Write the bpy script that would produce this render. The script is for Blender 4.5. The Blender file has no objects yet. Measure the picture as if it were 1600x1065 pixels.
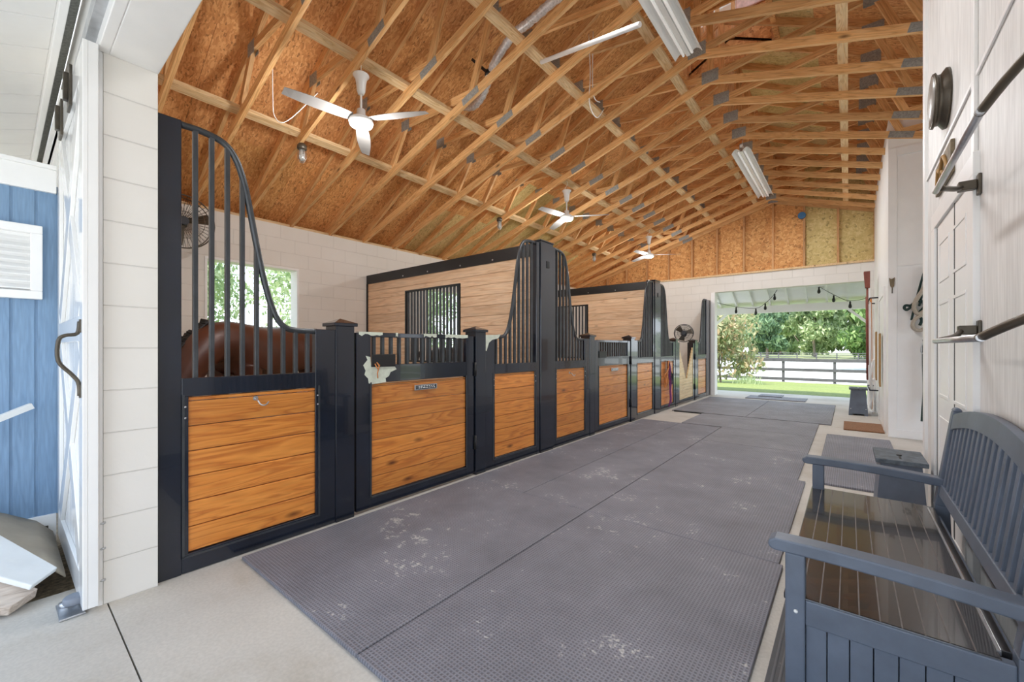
import bpy, bmesh, math, random
from mathutils import Vector, Matrix, Euler
R = math.radians
random.seed(7)
C = bpy.context.scene.collection
SC = bpy.context.scene

# ------------------------------------------------------------------ camera
FPX = 650.0                       # focal length in pixels of the 1600 px wide frame
YAW = math.atan((1326.0 - 800.0) / FPX)
H = 1.22
cam = bpy.data.objects.new('camera', bpy.data.cameras.new('camera'))
C.objects.link(cam)
cam.data.sensor_width = 36.0
cam.data.lens = FPX / 1600.0 * 36.0
cam.data.shift_y = 10.5 / 1600.0
cam.data.clip_start = 0.02
cam.data.clip_end = 400
cam.location = (0, 0, H)
cam.rotation_euler = (R(90), 0, YAW)
SC.camera = cam

# ------------------------------------------------------------------ world, sun, exposure
SC.view_settings.view_transform = 'Standard'
SC.view_settings.look = 'None'
SC.view_settings.gamma = 1.0
SC.view_settings.use_curve_mapping = False
SC.view_settings.exposure = 0.30
SC.cycles.diffuse_bounces = 8
SC.cycles.max_bounces = 12
W = bpy.data.worlds.new('sky_world'); SC.world = W
W.use_nodes = True
nt = W.node_tree; nt.nodes.clear()
wo = nt.nodes.new('ShaderNodeOutputWorld'); bg = nt.nodes.new('ShaderNodeBackground')
tc = nt.nodes.new('ShaderNodeTexCoord'); sep = nt.nodes.new('ShaderNodeSeparateXYZ')
rp = nt.nodes.new('ShaderNodeValToRGB')
rp.color_ramp.elements[0].position = 0.0; rp.color_ramp.elements[0].color = (0.86, 0.92, 1.0, 1)
rp.color_ramp.elements[1].position = 0.8; rp.color_ramp.elements[1].color = (0.50, 0.70, 1.0, 1)
nt.links.new(tc.outputs['Generated'], sep.inputs[0]); nt.links.new(sep.outputs['Z'], rp.inputs[0])
nt.links.new(rp.outputs[0], bg.inputs[0]); nt.links.new(bg.outputs[0], wo.inputs[0])
bg.inputs[1].default_value = 2.5
sun = bpy.data.objects.new('sun', bpy.data.lights.new('sun', 'SUN')); C.objects.link(sun)
sun.data.energy = 6.5; sun.data.angle = R(1.5); sun.data.color = (1.0, 0.95, 0.86)
sun.rotation_euler = Euler((R(24), 0, R(-12)))      # high sun behind the near end of the aisle
LAMP_FAN = 38.0        # watts of every fan lamp
LAMP_TUBE = 70.0       # watts of every shop light

# ------------------------------------------------------------------ materials
def new_mat(name):
    m = bpy.data.materials.new(name); m.use_nodes = True
    nt = m.node_tree; b = nt.nodes['Principled BSDF']
    return m, nt, b
def N(nt, t, **kw):
    n = nt.nodes.new(t)
    for k, v in kw.items():
        if hasattr(n, k): setattr(n, k, v)
        else: n.inputs[k].default_value = v
    return n
def L(nt, a, b): nt.links.new(a, b)
def coords(nt, scale=(1, 1, 1), rnd=True, kind='Object'):
    t = N(nt, 'ShaderNodeTexCoord'); mp = N(nt, 'ShaderNodeMapping')
    mp.inputs['Scale'].default_value = scale
    if rnd:
        oi = N(nt, 'ShaderNodeObjectInfo'); ml = N(nt, 'ShaderNodeMath', operation='MULTIPLY'); ml.inputs[1].default_value = 37.0
        L(nt, oi.outputs['Random'], ml.inputs[0])
        cb = N(nt, 'ShaderNodeCombineXYZ'); L(nt, ml.outputs[0], cb.inputs[0]); L(nt, ml.outputs[0], cb.inputs[1]); L(nt, ml.outputs[0], cb.inputs[2])
        ad = N(nt, 'ShaderNodeVectorMath', operation='ADD'); L(nt, t.outputs[kind], ad.inputs[0]); L(nt, cb.outputs[0], ad.inputs[1])
        L(nt, ad.outputs[0], mp.inputs[0])
    else:
        L(nt, t.outputs[kind], mp.inputs[0])
    return mp.outputs[0]
def ramp(nt, fac, stops):
    r = N(nt, 'ShaderNodeValToRGB'); e = r.color_ramp.elements
    e[0].position, e[0].color = stops[0][0], (*stops[0][1], 1)
    e[1].position, e[1].color = stops[1][0], (*stops[1][1], 1)
    for p, c in stops[2:]:
        x = e.new(p); x.color = (*c, 1)
    L(nt, fac, r.inputs[0]); return r.outputs[0]
def mix(nt, fac, a, b, mode='MIX'):
    m = N(nt, 'ShaderNodeMix', data_type='RGBA', blend_type=mode)
    def put(s, v):
        if isinstance(v, tuple): s.default_value = (*v, 1) if len(v) == 3 else v
        else: L(nt, v, s)
    if isinstance(fac, float): m.inputs[0].default_value = fac
    else: L(nt, fac, m.inputs[0])
    put(m.inputs[6], a); put(m.inputs[7], b)
    return m.outputs[2]
def bump(nt, b, h, strength=0.3, dist=0.01):
    n = N(nt, 'ShaderNodeBump'); n.inputs['Strength'].default_value = strength; n.inputs['Distance'].default_value = dist
    L(nt, h, n.inputs['Height']); L(nt, n.outputs[0], b.inputs['Normal'])
def plain(name, col, rough=0.5, metal=0.0, var=0.08, vscale=6.0, bmp=0.0, emit=None, es=1.0, coat=0.0):
    m, nt, b = new_mat(name)
    n = N(nt, 'ShaderNodeTexNoise', Scale=vscale, Detail=5.0, Roughness=0.6)
    L(nt, coords(nt), n.inputs['Vector'])
    lo = tuple(c * (1 - var) for c in col); hi = tuple(min(1, c * (1 + var)) for c in col)
    L(nt, ramp(nt, n.outputs['Fac'], [(0.3, lo), (0.7, hi)]), b.inputs['Base Color'])
    b.inputs['Roughness'].default_value = rough; b.inputs['Metallic'].default_value = metal
    b.inputs['Coat Weight'].default_value = coat
    if bmp: bump(nt, b, n.outputs['Fac'], bmp, 0.004)
    if emit:
        b.inputs['Emission Color'].default_value = (*emit, 1); b.inputs['Emission Strength'].default_value = es
    return m
def wood(name, dark, mid, light, axis='X', gs=1.0, rough=0.5, knots=0.0, board=0.0, baxis=2, bvar=0.25, coat=0.0, bmp=0.12, boff=0.0):
    """grain along axis; board>0 gives every board (height along baxis) its own tone and grain"""
    m, nt, b = new_mat(name)
    t = N(nt, 'ShaderNodeTexCoord'); s3 = N(nt, 'ShaderNodeSeparateXYZ'); L(nt, t.outputs['Object'], s3.inputs[0])
    oi = N(nt, 'ShaderNodeObjectInfo')
    off = N(nt, 'ShaderNodeMath', operation='MULTIPLY'); off.inputs[1].default_value = 53.0; L(nt, oi.outputs['Random'], off.inputs[0])
    hv = None
    if board:
        ad0 = N(nt, 'ShaderNodeMath', operation='ADD'); ad0.inputs[1].default_value = boff; L(nt, s3.outputs[baxis], ad0.inputs[0])
        d = N(nt, 'ShaderNodeMath', operation='DIVIDE'); d.inputs[1].default_value = board; L(nt, ad0.outputs[0], d.inputs[0])
        f = N(nt, 'ShaderNodeMath', operation='FLOOR'); L(nt, d.outputs[0], f.inputs[0])
        a = N(nt, 'ShaderNodeMath', operation='ADD'); L(nt, f.outputs[0], a.inputs[0]); L(nt, off.outputs[0], a.inputs[1])
        wn = N(nt, 'ShaderNodeTexWhiteNoise', noise_dimensions='1D'); L(nt, a.outputs[0], wn.inputs['W']); hv = wn.outputs['Value']
        o2 = N(nt, 'ShaderNodeMath', operation='MULTIPLY_ADD'); o2.inputs[1].default_value = 31.0; L(nt, hv, o2.inputs[0]); L(nt, off.outputs[0], o2.inputs[2])
        offo = o2.outputs[0]
    else: offo = off.outputs[0]
    cb = N(nt, 'ShaderNodeCombineXYZ')
    for i in range(3): L(nt, offo, cb.inputs[i])
    ad = N(nt, 'ShaderNodeVectorMath', operation='ADD'); L(nt, t.outputs['Object'], ad.inputs[0]); L(nt, cb.outputs[0], ad.inputs[1])
    sc = {'X': (0.9, 11, 11), 'Y': (11, 0.9, 11), 'Z': (11, 11, 0.9)}[axis]
    mp = N(nt, 'ShaderNodeMapping'); mp.inputs['Scale'].default_value = tuple(v * gs for v in sc); L(nt, ad.outputs[0], mp.inputs[0])
    n1 = N(nt, 'ShaderNodeTexNoise', Scale=1.0, Detail=3.0, Roughness=0.5, Distortion=0.6); L(nt, mp.outputs[0], n1.inputs['Vector'])
    rg = N(nt, 'ShaderNodeMath', operation='MULTIPLY'); rg.inputs[1].default_value = 9.0; L(nt, n1.outputs['Fac'], rg.inputs[0])
    fr = N(nt, 'ShaderNodeMath', operation='FRACT'); L(nt, rg.outputs[0], fr.inputs[0])
    mp2 = N(nt, 'ShaderNodeMapping'); mp2.inputs['Scale'].default_value = tuple(v * gs * 9 for v in sc); L(nt, ad.outputs[0], mp2.inputs[0])
    n2 = N(nt, 'ShaderNodeTexNoise', Scale=1.0, Detail=4.0); L(nt, mp2.outputs[0], n2.inputs['Vector'])
    col = ramp(nt, fr.outputs[0], [(0.0, mid), (0.55, light), (0.86, dark), (1.0, mid)])
    col = mix(nt, 0.4, col, mid)
    col = mix(nt, 0.5, col, ramp(nt, n2.outputs['Fac'], [(0.3, (0.72, 0.72, 0.72)), (0.7, (1.12, 1.12, 1.12))]), 'MULTIPLY')
    tone = N(nt, 'ShaderNodeMath', operation='MULTIPLY_ADD'); tone.inputs[1].default_value = bvar; tone.inputs[2].default_value = 1 - bvar / 2
    L(nt, hv if hv else oi.outputs['Random'], tone.inputs[0])
    tv = N(nt, 'ShaderNodeCombineXYZ'); [L(nt, tone.outputs[0], tv.inputs[i]) for i in range(3)]
    col = mix(nt, 1.0, col, tv.outputs[0], 'MULTIPLY')
    if knots:
        sk = {'X': (2.2, 6, 6), 'Y': (6, 2.2, 6), 'Z': (6, 6, 2.2)}[axis]
        mp3 = N(nt, 'ShaderNodeMapping'); mp3.inputs['Scale'].default_value = tuple(v * knots for v in sk); L(nt, ad.outputs[0], mp3.inputs[0])
        vo = N(nt, 'ShaderNodeTexVoronoi', Scale=1.0); L(nt, mp3.outputs[0], vo.inputs['Vector'])
        s4 = N(nt, 'ShaderNodeSeparateColor'); L(nt, vo.outputs['Color'], s4.inputs[0])
        gt = N(nt, 'ShaderNodeMath', operation='GREATER_THAN'); gt.inputs[1].default_value = 0.62; L(nt, s4.outputs[0], gt.inputs[0])
        kk = ramp(nt, vo.outputs['Distance'], [(0.03, (1, 1, 1)), (0.13, (0, 0, 0))])
        mm = N(nt, 'ShaderNodeMath', operation='MULTIPLY'); L(nt, kk, mm.inputs[0]); L(nt, gt.outputs[0], mm.inputs[1])
        col = mix(nt, mm.outputs[0], col, tuple(c * 0.35 for c in dark))
    L(nt, col, b.inputs['Base Color']); b.inputs['Roughness'].default_value = rough; b.inputs['Coat Weight'].default_value = coat
    b.inputs['Coat Roughness'].default_value = 0.2
    bump(nt, b, n2.outputs['Fac'], bmp, 0.003)
    return m
def osb(name, a, bcol, c):
    m, nt, b = new_mat(name)
    v = coords(nt, (1, 1, 1), False)
    n0 = N(nt, 'ShaderNodeTexNoise', Scale=9.0, Detail=3.0); L(nt, v, n0.inputs['Vector'])
    mp = N(nt, 'ShaderNodeMapping'); mp.inputs['Scale'].default_value = (26, 75, 26); L(nt, v, mp.inputs[0])
    vm = N(nt, 'ShaderNodeVectorMath', operation='MULTIPLY_ADD'); vm.inputs[1].default_value = (5, 5, 5)
    L(nt, n0.outputs['Color'], vm.inputs[0]); L(nt, mp.outputs[0], vm.inputs[2])
    vo = N(nt, 'ShaderNodeTexVoronoi', Scale=1.0); L(nt, vm.outputs[0], vo.inputs['Vector'])
    s = N(nt, 'ShaderNodeSeparateColor'); L(nt, vo.outputs['Color'], s.inputs[0])
    col = ramp(nt, s.outputs[0], [(0.04, tuple(x * 0.7 for x in a)), (0.10, a), (0.6, bcol), (0.95, c)])
    n2 = N(nt, 'ShaderNodeTexNoise', Scale=0.9, Detail=3.0); L(nt, v, n2.inputs['Vector'])
    col = mix(nt, 0.7, col, ramp(nt, n2.outputs['Fac'], [(0.3, (0.8, 0.77, 0.75)), (0.7, (1.12, 1.12, 1.1))]), 'MULTIPLY')
    at = N(nt, 'ShaderNodeAttribute', attribute_name='tint'); col = mix(nt, 1.0, col, at.outputs['Color'], 'MULTIPLY')
    L(nt, col, b.inputs['Base Color']); b.inputs['Roughness'].default_value = 0.75
    bump(nt, b, s.outputs[1], 0.25, 0.003)
    return m
def block(name, col, axis):
    """painted concrete block: courses of 0.203, blocks of 0.406; axis = the direction the wall runs"""
    m, nt, b = new_mat(name)
    t = N(nt, 'ShaderNodeTexCoord'); s = N(nt, 'ShaderNodeSeparateXYZ'); L(nt, t.outputs['Object'], s.inputs[0])
    cb = N(nt, 'ShaderNodeCombineXYZ'); L(nt, s.outputs['X' if axis == 'X' else 'Y'], cb.inputs[0]); L(nt, s.outputs['Z'], cb.inputs[1])
    br = N(nt, 'ShaderNodeTexBrick'); br.inputs['Scale'].default_value = 1.0; br.inputs['Mortar Size'].default_value = 0.004
    br.inputs['Mortar Smooth'].default_value = 0.6
    br.inputs['Brick Width'].default_value = 0.406; br.inputs['Row Height'].default_value = 0.203; L(nt, cb.outputs[0], br.inputs['Vector'])
    br.inputs['Color1'].default_value = (*col, 1); br.inputs['Color2'].default_value = (*tuple(c * 0.985 for c in col), 1)
    br.inputs['Mortar'].default_value = (*tuple(c * 0.86 for c in col), 1)
    n = N(nt, 'ShaderNodeTexNoise', Scale=45.0, Detail=6.0); L(nt, t.outputs['Object'], n.inputs['Vector'])
    n3 = N(nt, 'ShaderNodeTexNoise', Scale=1.7, Detail=4.0); L(nt, t.outputs['Object'], n3.inputs['Vector'])
    col2 = mix(nt, 1.0, br.outputs['Color'], ramp(nt, n3.outputs['Fac'], [(0.3, (0.95, 0.945, 0.93)), (0.65, (1, 1, 1))]), 'MULTIPLY')
    L(nt, col2, b.inputs['Base Color']); b.inputs['Roughness'].default_value = 0.7
    inv = N(nt, 'ShaderNodeMath', operation='MULTIPLY_ADD'); inv.inputs[1].default_value = -1.0; L(nt, br.outputs['Fac'], inv.inputs[0])
    sc = N(nt, 'ShaderNodeMath', operation='MULTIPLY'); sc.inputs[1].default_value = 0.25; L(nt, n.outputs['Fac'], sc.inputs[0]); L(nt, sc.outputs[0], inv.inputs[2])
    bump(nt, b, inv.outputs[0], 0.6, 0.006)
    return m
def concrete(name, col):
    m, nt, b = new_mat(name)
    v = coords(nt, (1, 1, 1), False)
    n = N(nt, 'ShaderNodeTexNoise', Scale=1.6, Detail=7.0, Roughness=0.62); L(nt, v, n.inputs['Vector'])
    n2 = N(nt, 'ShaderNodeTexNoise', Scale=70.0, Detail=3.0); L(nt, v, n2.inputs['Vector'])
    c = ramp(nt, n.outputs['Fac'], [(0.28, tuple(x * f for x, f in zip(col, (0.80, 0.76, 0.70)))), (0.48, col), (0.75, tuple(min(1, x * 1.12) for x in col))])
    c = mix(nt, 0.35, c, ramp(nt, n2.outputs['Fac'], [(0.35, (0.8, 0.8, 0.8)), (0.65, (1.1, 1.1, 1.1))]), 'MULTIPLY')
    L(nt, c, b.inputs['Base Color']); b.inputs['Roughness'].default_value = 0.72
    bump(nt, b, n2.outputs['Fac'], 0.12, 0.003)
    return m
def rubber(name, col, dust=0.5, pitch=62.0, ribs=False):
    m, nt, b = new_mat(name)
    v = coords(nt, (1, 1, 1), False)
    s = N(nt, 'ShaderNodeSeparateXYZ'); L(nt, v, s.inputs[0])
    def stripe(o):
        a = N(nt, 'ShaderNodeMath', operation='MULTIPLY'); a.inputs[1].default_value = pitch * 2 * math.pi; L(nt, o, a.inputs[0])
        q = N(nt, 'ShaderNodeMath', operation='SINE'); L(nt, a.outputs[0], q.inputs[0]); return q.outputs[0]
    mx = N(nt, 'ShaderNodeMath', operation='MAXIMUM'); L(nt, stripe(s.outputs[0]), mx.inputs[0])
    if ribs: mx.inputs[1].default_value = -0.2
    else: L(nt, stripe(s.outputs[1]), mx.inputs[1])
    n = N(nt, 'ShaderNodeTexNoise', Scale=2.3, Detail=8.0, Roughness=0.65); L(nt, v, n.inputs['Vector'])
    n2 = N(nt, 'ShaderNodeTexNoise', Scale=13.0, Detail=5.0, Roughness=0.7); L(nt, v, n2.inputs['Vector'])
    n3 = N(nt, 'ShaderNodeTexNoise', Scale=1.0, Detail=2.0); L(nt, v, n3.inputs['Vector'])
    c = ramp(nt, n.outputs['Fac'], [(0.3, tuple(x * 0.82 for x in col)), (0.7, tuple(x * 1.22 for x in col))])
    hole = ramp(nt, mx.outputs[0], [(0.05, (0.66, 0.66, 0.67)), (0.55, (1.08, 1.08, 1.08))])
    c = mix(nt, 1.0, c, hole, 'MULTIPLY')
    # chalky droppings and dust spots, thicker in some areas
    mm = N(nt, 'ShaderNodeMath', operation='MULTIPLY'); L(nt, n2.outputs['Fac'], mm.inputs[0]); L(nt, n3.outputs['Fac'], mm.inputs[1])
    spots = ramp(nt, mm.outputs[0], [(0.385, (0, 0, 0)), (0.43, (1, 1, 1))])
    n4 = N(nt, 'ShaderNodeTexNoise', Scale=38.0, Detail=4.0, Roughness=0.6); L(nt, v, n4.inputs['Vector'])
    m4 = N(nt, 'ShaderNodeMath', operation='MULTIPLY'); L(nt, n4.outputs['Fac'], m4.inputs[0]); L(nt, n.outputs['Fac'], m4.inputs[1])
    sp2 = ramp(nt, m4.outputs[0], [(0.355, (0, 0, 0)), (0.40, (1, 1, 1))])
    mxx = N(nt, 'ShaderNodeMath', operation='MAXIMUM'); L(nt, spots, mxx.inputs[0]); L(nt, sp2, mxx.inputs[1])
    sf = N(nt, 'ShaderNodeMath', operation='MULTIPLY'); sf.inputs[1].default_value = dust; L(nt, mxx.outputs[0], sf.inputs[0])
    c = mix(nt, sf.outputs[0], c, (0.62, 0.60, 0.56))
    L(nt, c, b.inputs['Base Color']); b.inputs['Roughness'].default_value = 0.62
    bump(nt, b, mx.outputs[0], 0.5, 0.003)
    return m
def ground(name, a, bb, scale, bmp=0.5):
    m, nt, b = new_mat(name)
    v = coords(nt, (1, 1, 1), False)
    n = N(nt, 'ShaderNodeTexNoise', Scale=scale, Detail=8.0, Roughness=0.75); L(nt, v, n.inputs['Vector'])
    n2 = N(nt, 'ShaderNodeTexNoise', Scale=0.25, Detail=3.0); L(nt, v, n2.inputs['Vector'])
    c = ramp(nt, n.outputs['Fac'], [(0.35, a), (0.65, bb)])
    c = mix(nt, 0.5, c, ramp(nt, n2.outputs['Fac'], [(0.3, (0.8, 0.85, 0.75)), (0.7, (1.15, 1.1, 1.1))]), 'MULTIPLY')
    L(nt, c, b.inputs['Base Color']); b.inputs['Roughness'].default_value = 0.9
    bump(nt, b, n.outputs['Fac'], bmp, 0.03)
    return m
def leaf(name, a, bb, cc):
    m, nt, b = new_mat(name)
    g = N(nt, 'ShaderNodeAttribute', attribute_name='tint'); s = N(nt, 'ShaderNodeSeparateColor'); L(nt, g.outputs['Color'], s.inputs[0])
    L(nt, ramp(nt, s.outputs[0], [(0.0, a), (0.55, bb), (1.0, cc)]), b.inputs['Base Color'])
    b.inputs['Roughness'].default_value = 0.55; b.inputs['Subsurface Weight'].default_value = 0.0
    tr = N(nt, 'ShaderNodeBsdfTranslucent'); L(nt, b.inputs['Base Color'].links[0].from_socket, tr.inputs[0])
    ms = N(nt, 'ShaderNodeMixShader'); ms.inputs[0].default_value = 0.4
    L(nt, b.outputs[0], ms.inputs[1]); L(nt, tr.outputs[0], ms.inputs[2]); L(nt, ms.outputs[0], nt.nodes['Material Output'].inputs[0])
    return m

M = {}
M['navy'] = plain('navy_black_paint', (0.010, 0.014, 0.024), 0.16, 0.0, 0.3, 3.0, 0.02, coat=0.5)
M['bar'] = plain('grey_black_bar_paint', (0.055, 0.06, 0.066), 0.28, 0.3, 0.25, 8.0)
M['pale_chip'] = plain('pale_bare_metal', (0.62, 0.66, 0.55), 0.6, 0.0, 0.12, 30.0)
M['steel'] = plain('galvanised_steel', (0.55, 0.56, 0.58), 0.35, 0.9, 0.15, 14.0)
M['plate'] = plain('truss_plate_metal', (0.33, 0.34, 0.32), 0.65, 0.1, 0.3, 60.0, 0.3)
M['pine'] = wood('orange_stained_pine', (0.40, 0.105, 0.018), (0.62, 0.215, 0.038), (0.74, 0.30, 0.062), 'Y', 0.75, 0.32, 0.85, 0.137, 2, 0.34, coat=0.25, boff=-0.11)
M['pine_pale'] = wood('pale_raw_pine', (0.64, 0.38, 0.22), (0.82, 0.56, 0.35), (0.90, 0.67, 0.47), 'X', 0.55, 0.5, 0.9, 0.137, 2, 0.22)
M['cream_board'] = wood('pale_yellow_pine', (0.60, 0.42, 0.2), (0.80, 0.60, 0.32), (0.88, 0.72, 0.45), 'Y', 0.7, 0.4, 0.5, 0.09, 2, 0.2)  # paler, yellower boards of the farthest stall door
M['lumber'] = wood('spruce_lumber', (0.52, 0.25, 0.085), (0.76, 0.43, 0.17), (0.88, 0.56, 0.27), 'X', 1.0, 0.65, 0.9, 0, 2, 0.3)
M['lumber_pale'] = wood('pale_brace_lumber', (0.58, 0.33, 0.14), (0.80, 0.57, 0.30), (0.88, 0.68, 0.43), 'Y', 1.0, 0.65, 0.9, 0, 2, 0.2)
M['stud'] = wood('stud_lumber', (0.40, 0.19, 0.07), (0.58, 0.30, 0.12), (0.70, 0.41, 0.19), 'Z', 1.0, 0.65, 0.9, 0, 2, 0.25)
M['osb'] = osb('strand_board', (0.60, 0.275, 0.09), (0.73, 0.37, 0.13), (0.84, 0.49, 0.20))
M['osb_yellow'] = osb('yellow_strand_board', (0.60, 0.46, 0.18), (0.68, 0.54, 0.23), (0.76, 0.62, 0.30))
M['blockY'] = block('white_painted_block_side', (0.80, 0.775, 0.73), 'Y')
M['blockX'] = block('white_painted_block_end', (0.80, 0.775, 0.73), 'X')
M['white'] = plain('white_satin_paint', (0.86, 0.86, 0.85), 0.38, 0, 0.03, 4.0)
M['white_gloss'] = plain('white_gloss_paint', (0.84, 0.84, 0.83), 0.14, 0, 0.02, 3.0)
M['white_wall'] = wood('white_painted_plywood', (0.70, 0.69, 0.67), (0.77, 0.76, 0.74), (0.81, 0.80, 0.78), 'Z', 0.6, 0.5, 0, 0, 2, 0.0, bmp=0.06)
M['blue'] = wood('blue_painted_siding', (0.16, 0.27, 0.42), (0.18, 0.30, 0.46), (0.21, 0.335, 0.50), 'Z', 0.9, 0.5, 0, 0, 2, 0.0, bmp=0.1)
M['black'] = plain('black_plastic', (0.012, 0.012, 0.013), 0.45, 0, 0.2)
M['concrete'] = concrete('worn_concrete', (0.52, 0.49, 0.44))
M['mat'] = rubber('rubber_mat', (0.20, 0.198, 0.225), 0.6)
M['mat_clean'] = rubber('swept_rubber_mat', (0.21, 0.208, 0.23), 0.12)
M['mat_rib'] = rubber('ribbed_rubber_mat', (0.095, 0.095, 0.10), 0.25, 45.0, True)
M['coir'] = plain('brown_coir', (0.24, 0.12, 0.06), 0.95, 0, 0.35, 90.0, 0.8)
M['slate'] = plain('slate_blue_paint', (0.108, 0.132, 0.175), 0.42, 0, 0.2, 5.0, 0.05)
M['seat'] = plain('glossy_black_brown_seat', (0.022, 0.020, 0.020), 0.20, 0, 0.3, 4.0, 0.04, coat=0.4)
M['groove'] = plain('worn_groove', (0.14, 0.12, 0.11), 0.6, 0, 0.3, 20.0)
M['slate_top'] = plain('weathered_slate_lid', (0.085, 0.105, 0.125), 0.6, 0, 0.5, 22.0, 0.2)
M['shaving'] = plain('wood_shavings', (0.50, 0.36, 0.22), 0.95, 0, 0.3, 60.0, 0.9)
M['horse'] = plain('bay_horse_coat', (0.075, 0.022, 0.011), 0.42, 0, 0.35, 2.2)
M['horse_dark'] = plain('dark_horse_coat', (0.008, 0.006, 0.006), 0.5, 0, 0.3, 2.5)
M['mane'] = plain('black_horse_hair', (0.012, 0.009, 0.008), 0.55, 0, 0.4, 60.0, 0.4)
M['tarp'] = plain('tan_canvas_tarp', (0.40, 0.34, 0.26), 0.75, 0, 0.18, 3.0, 0.2)
M['lumber_cut'] = wood('weathered_plank', (0.42, 0.33, 0.26), (0.58, 0.48, 0.40), (0.68, 0.60, 0.52), 'Y', 1.0, 0.8, 0.7, 0, 2, 0.1)
M['vinyl'] = plain('white_vinyl', (0.76, 0.77, 0.76), 0.5, 0, 0.05)
M['dirt'] = plain('gravelly_soil', (0.21, 0.16, 0.10), 0.95, 0, 0.6, 40.0, 1.0)
M['grass'] = ground('lawn_grass', (0.10, 0.13, 0.026), (0.24, 0.275, 0.07), 14.0)
M['field'] = ground('pale_field_grass', (0.22, 0.25, 0.11), (0.30, 0.33, 0.17), 3.0)
M['sand'] = ground('riding_arena_sand', (0.48, 0.46, 0.42), (0.56, 0.54, 0.50), 5.0, 0.2)
M['fence'] = plain('dark_fence_boards', (0.085, 0.08, 0.085), 0.7, 0, 0.2)
M['bark'] = plain('grey_bark', (0.26, 0.21, 0.17), 0.9, 0, 0.4, 12.0, 0.6)
M['leaf_oak'] = leaf('oak_leaves', (0.09, 0.17, 0.05), (0.22, 0.36, 0.11), (0.42, 0.55, 0.22))
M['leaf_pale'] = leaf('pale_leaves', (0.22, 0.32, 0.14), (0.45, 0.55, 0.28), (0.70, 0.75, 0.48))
M['leaf_magnolia'] = leaf('magnolia_leaves', (0.16, 0.22, 0.09), (0.40, 0.42, 0.22), (0.58, 0.40, 0.24))
M['leaf_dark'] = leaf('dark_evergreen_leaves', (0.09, 0.16, 0.09), (0.18, 0.29, 0.15), (0.32, 0.44, 0.22))
M['foil'] = plain('foil_duct', (0.72, 0.72, 0.72), 0.35, 0.25, 0.3, 50.0, 0.4)
M['insul'] = plain('pinkish_insulation', (0.72, 0.50, 0.44), 0.9, 0, 0.25, 12.0, 0.6)
M['enamel'] = plain('white_enamel', (0.80, 0.80, 0.78), 0.25, 0, 0.02)
M['blade'] = plain('grey_white_fan_blade', (0.30, 0.29, 0.28), 0.4, 0, 0.03)
M['lamp'] = plain('lit_lamp_glass', (0.9, 0.9, 0.88), 0.3, 0, 0.0, emit=(1.0, 0.97, 0.92), es=1.1)
M['tube'] = plain('fluorescent_tube', (0.85, 0.86, 0.86), 0.3, 0, 0.0, emit=(1.0, 0.98, 0.95), es=0.2)
M['brown_metal'] = plain('dark_bronze', (0.10, 0.085, 0.065), 0.4, 0.6, 0.3, 9.0)
M['dial'] = plain('clock_dial', (0.30, 0.29, 0.27), 0.3, 0.2, 0.2)
M['carve'] = plain('carved_olive_wood', (0.17, 0.13, 0.075), 0.6, 0, 0.4, 30.0, 0.5)
M['ochre'] = plain('ochre_leather', (0.36, 0.20, 0.06), 0.6, 0, 0.15)
M['redbrown'] = plain('red_brown_leather', (0.22, 0.06, 0.04), 0.6, 0, 0.25)
M['rope_green'] = plain('dark_green_rope', (0.012, 0.035, 0.032), 0.8, 0, 0.3, 80.0, 0.6)
M['rope_beige'] = plain('beige_cotton_rope', (0.42, 0.37, 0.30), 0.85, 0, 0.15, 60.0, 0.5)
M['rope_purple'] = plain('purple_rope', (0.18, 0.03, 0.16), 0.8, 0, 0.3, 60.0)
M['rope_black'] = plain('black_nylon', (0.02, 0.022, 0.03), 0.6, 0, 0.3)
M['rope_tan'] = plain('tan_leather_strap', (0.55, 0.20, 0.05), 0.6, 0, 0.2)
M['rope_pink'] = plain('pink_rope', (0.70, 0.28, 0.28), 0.8, 0, 0.2)
M['blue_box'] = plain('blue_plastic', (0.03, 0.16, 0.36), 0.4)
M['bulb'] = plain('clear_bulb_glass', (0.45, 0.45, 0.42), 0.1, 0.3, 0.1)
M['grey_wheel'] = plain('grey_rubber_wheel', (0.20, 0.22, 0.26), 0.5)

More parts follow.
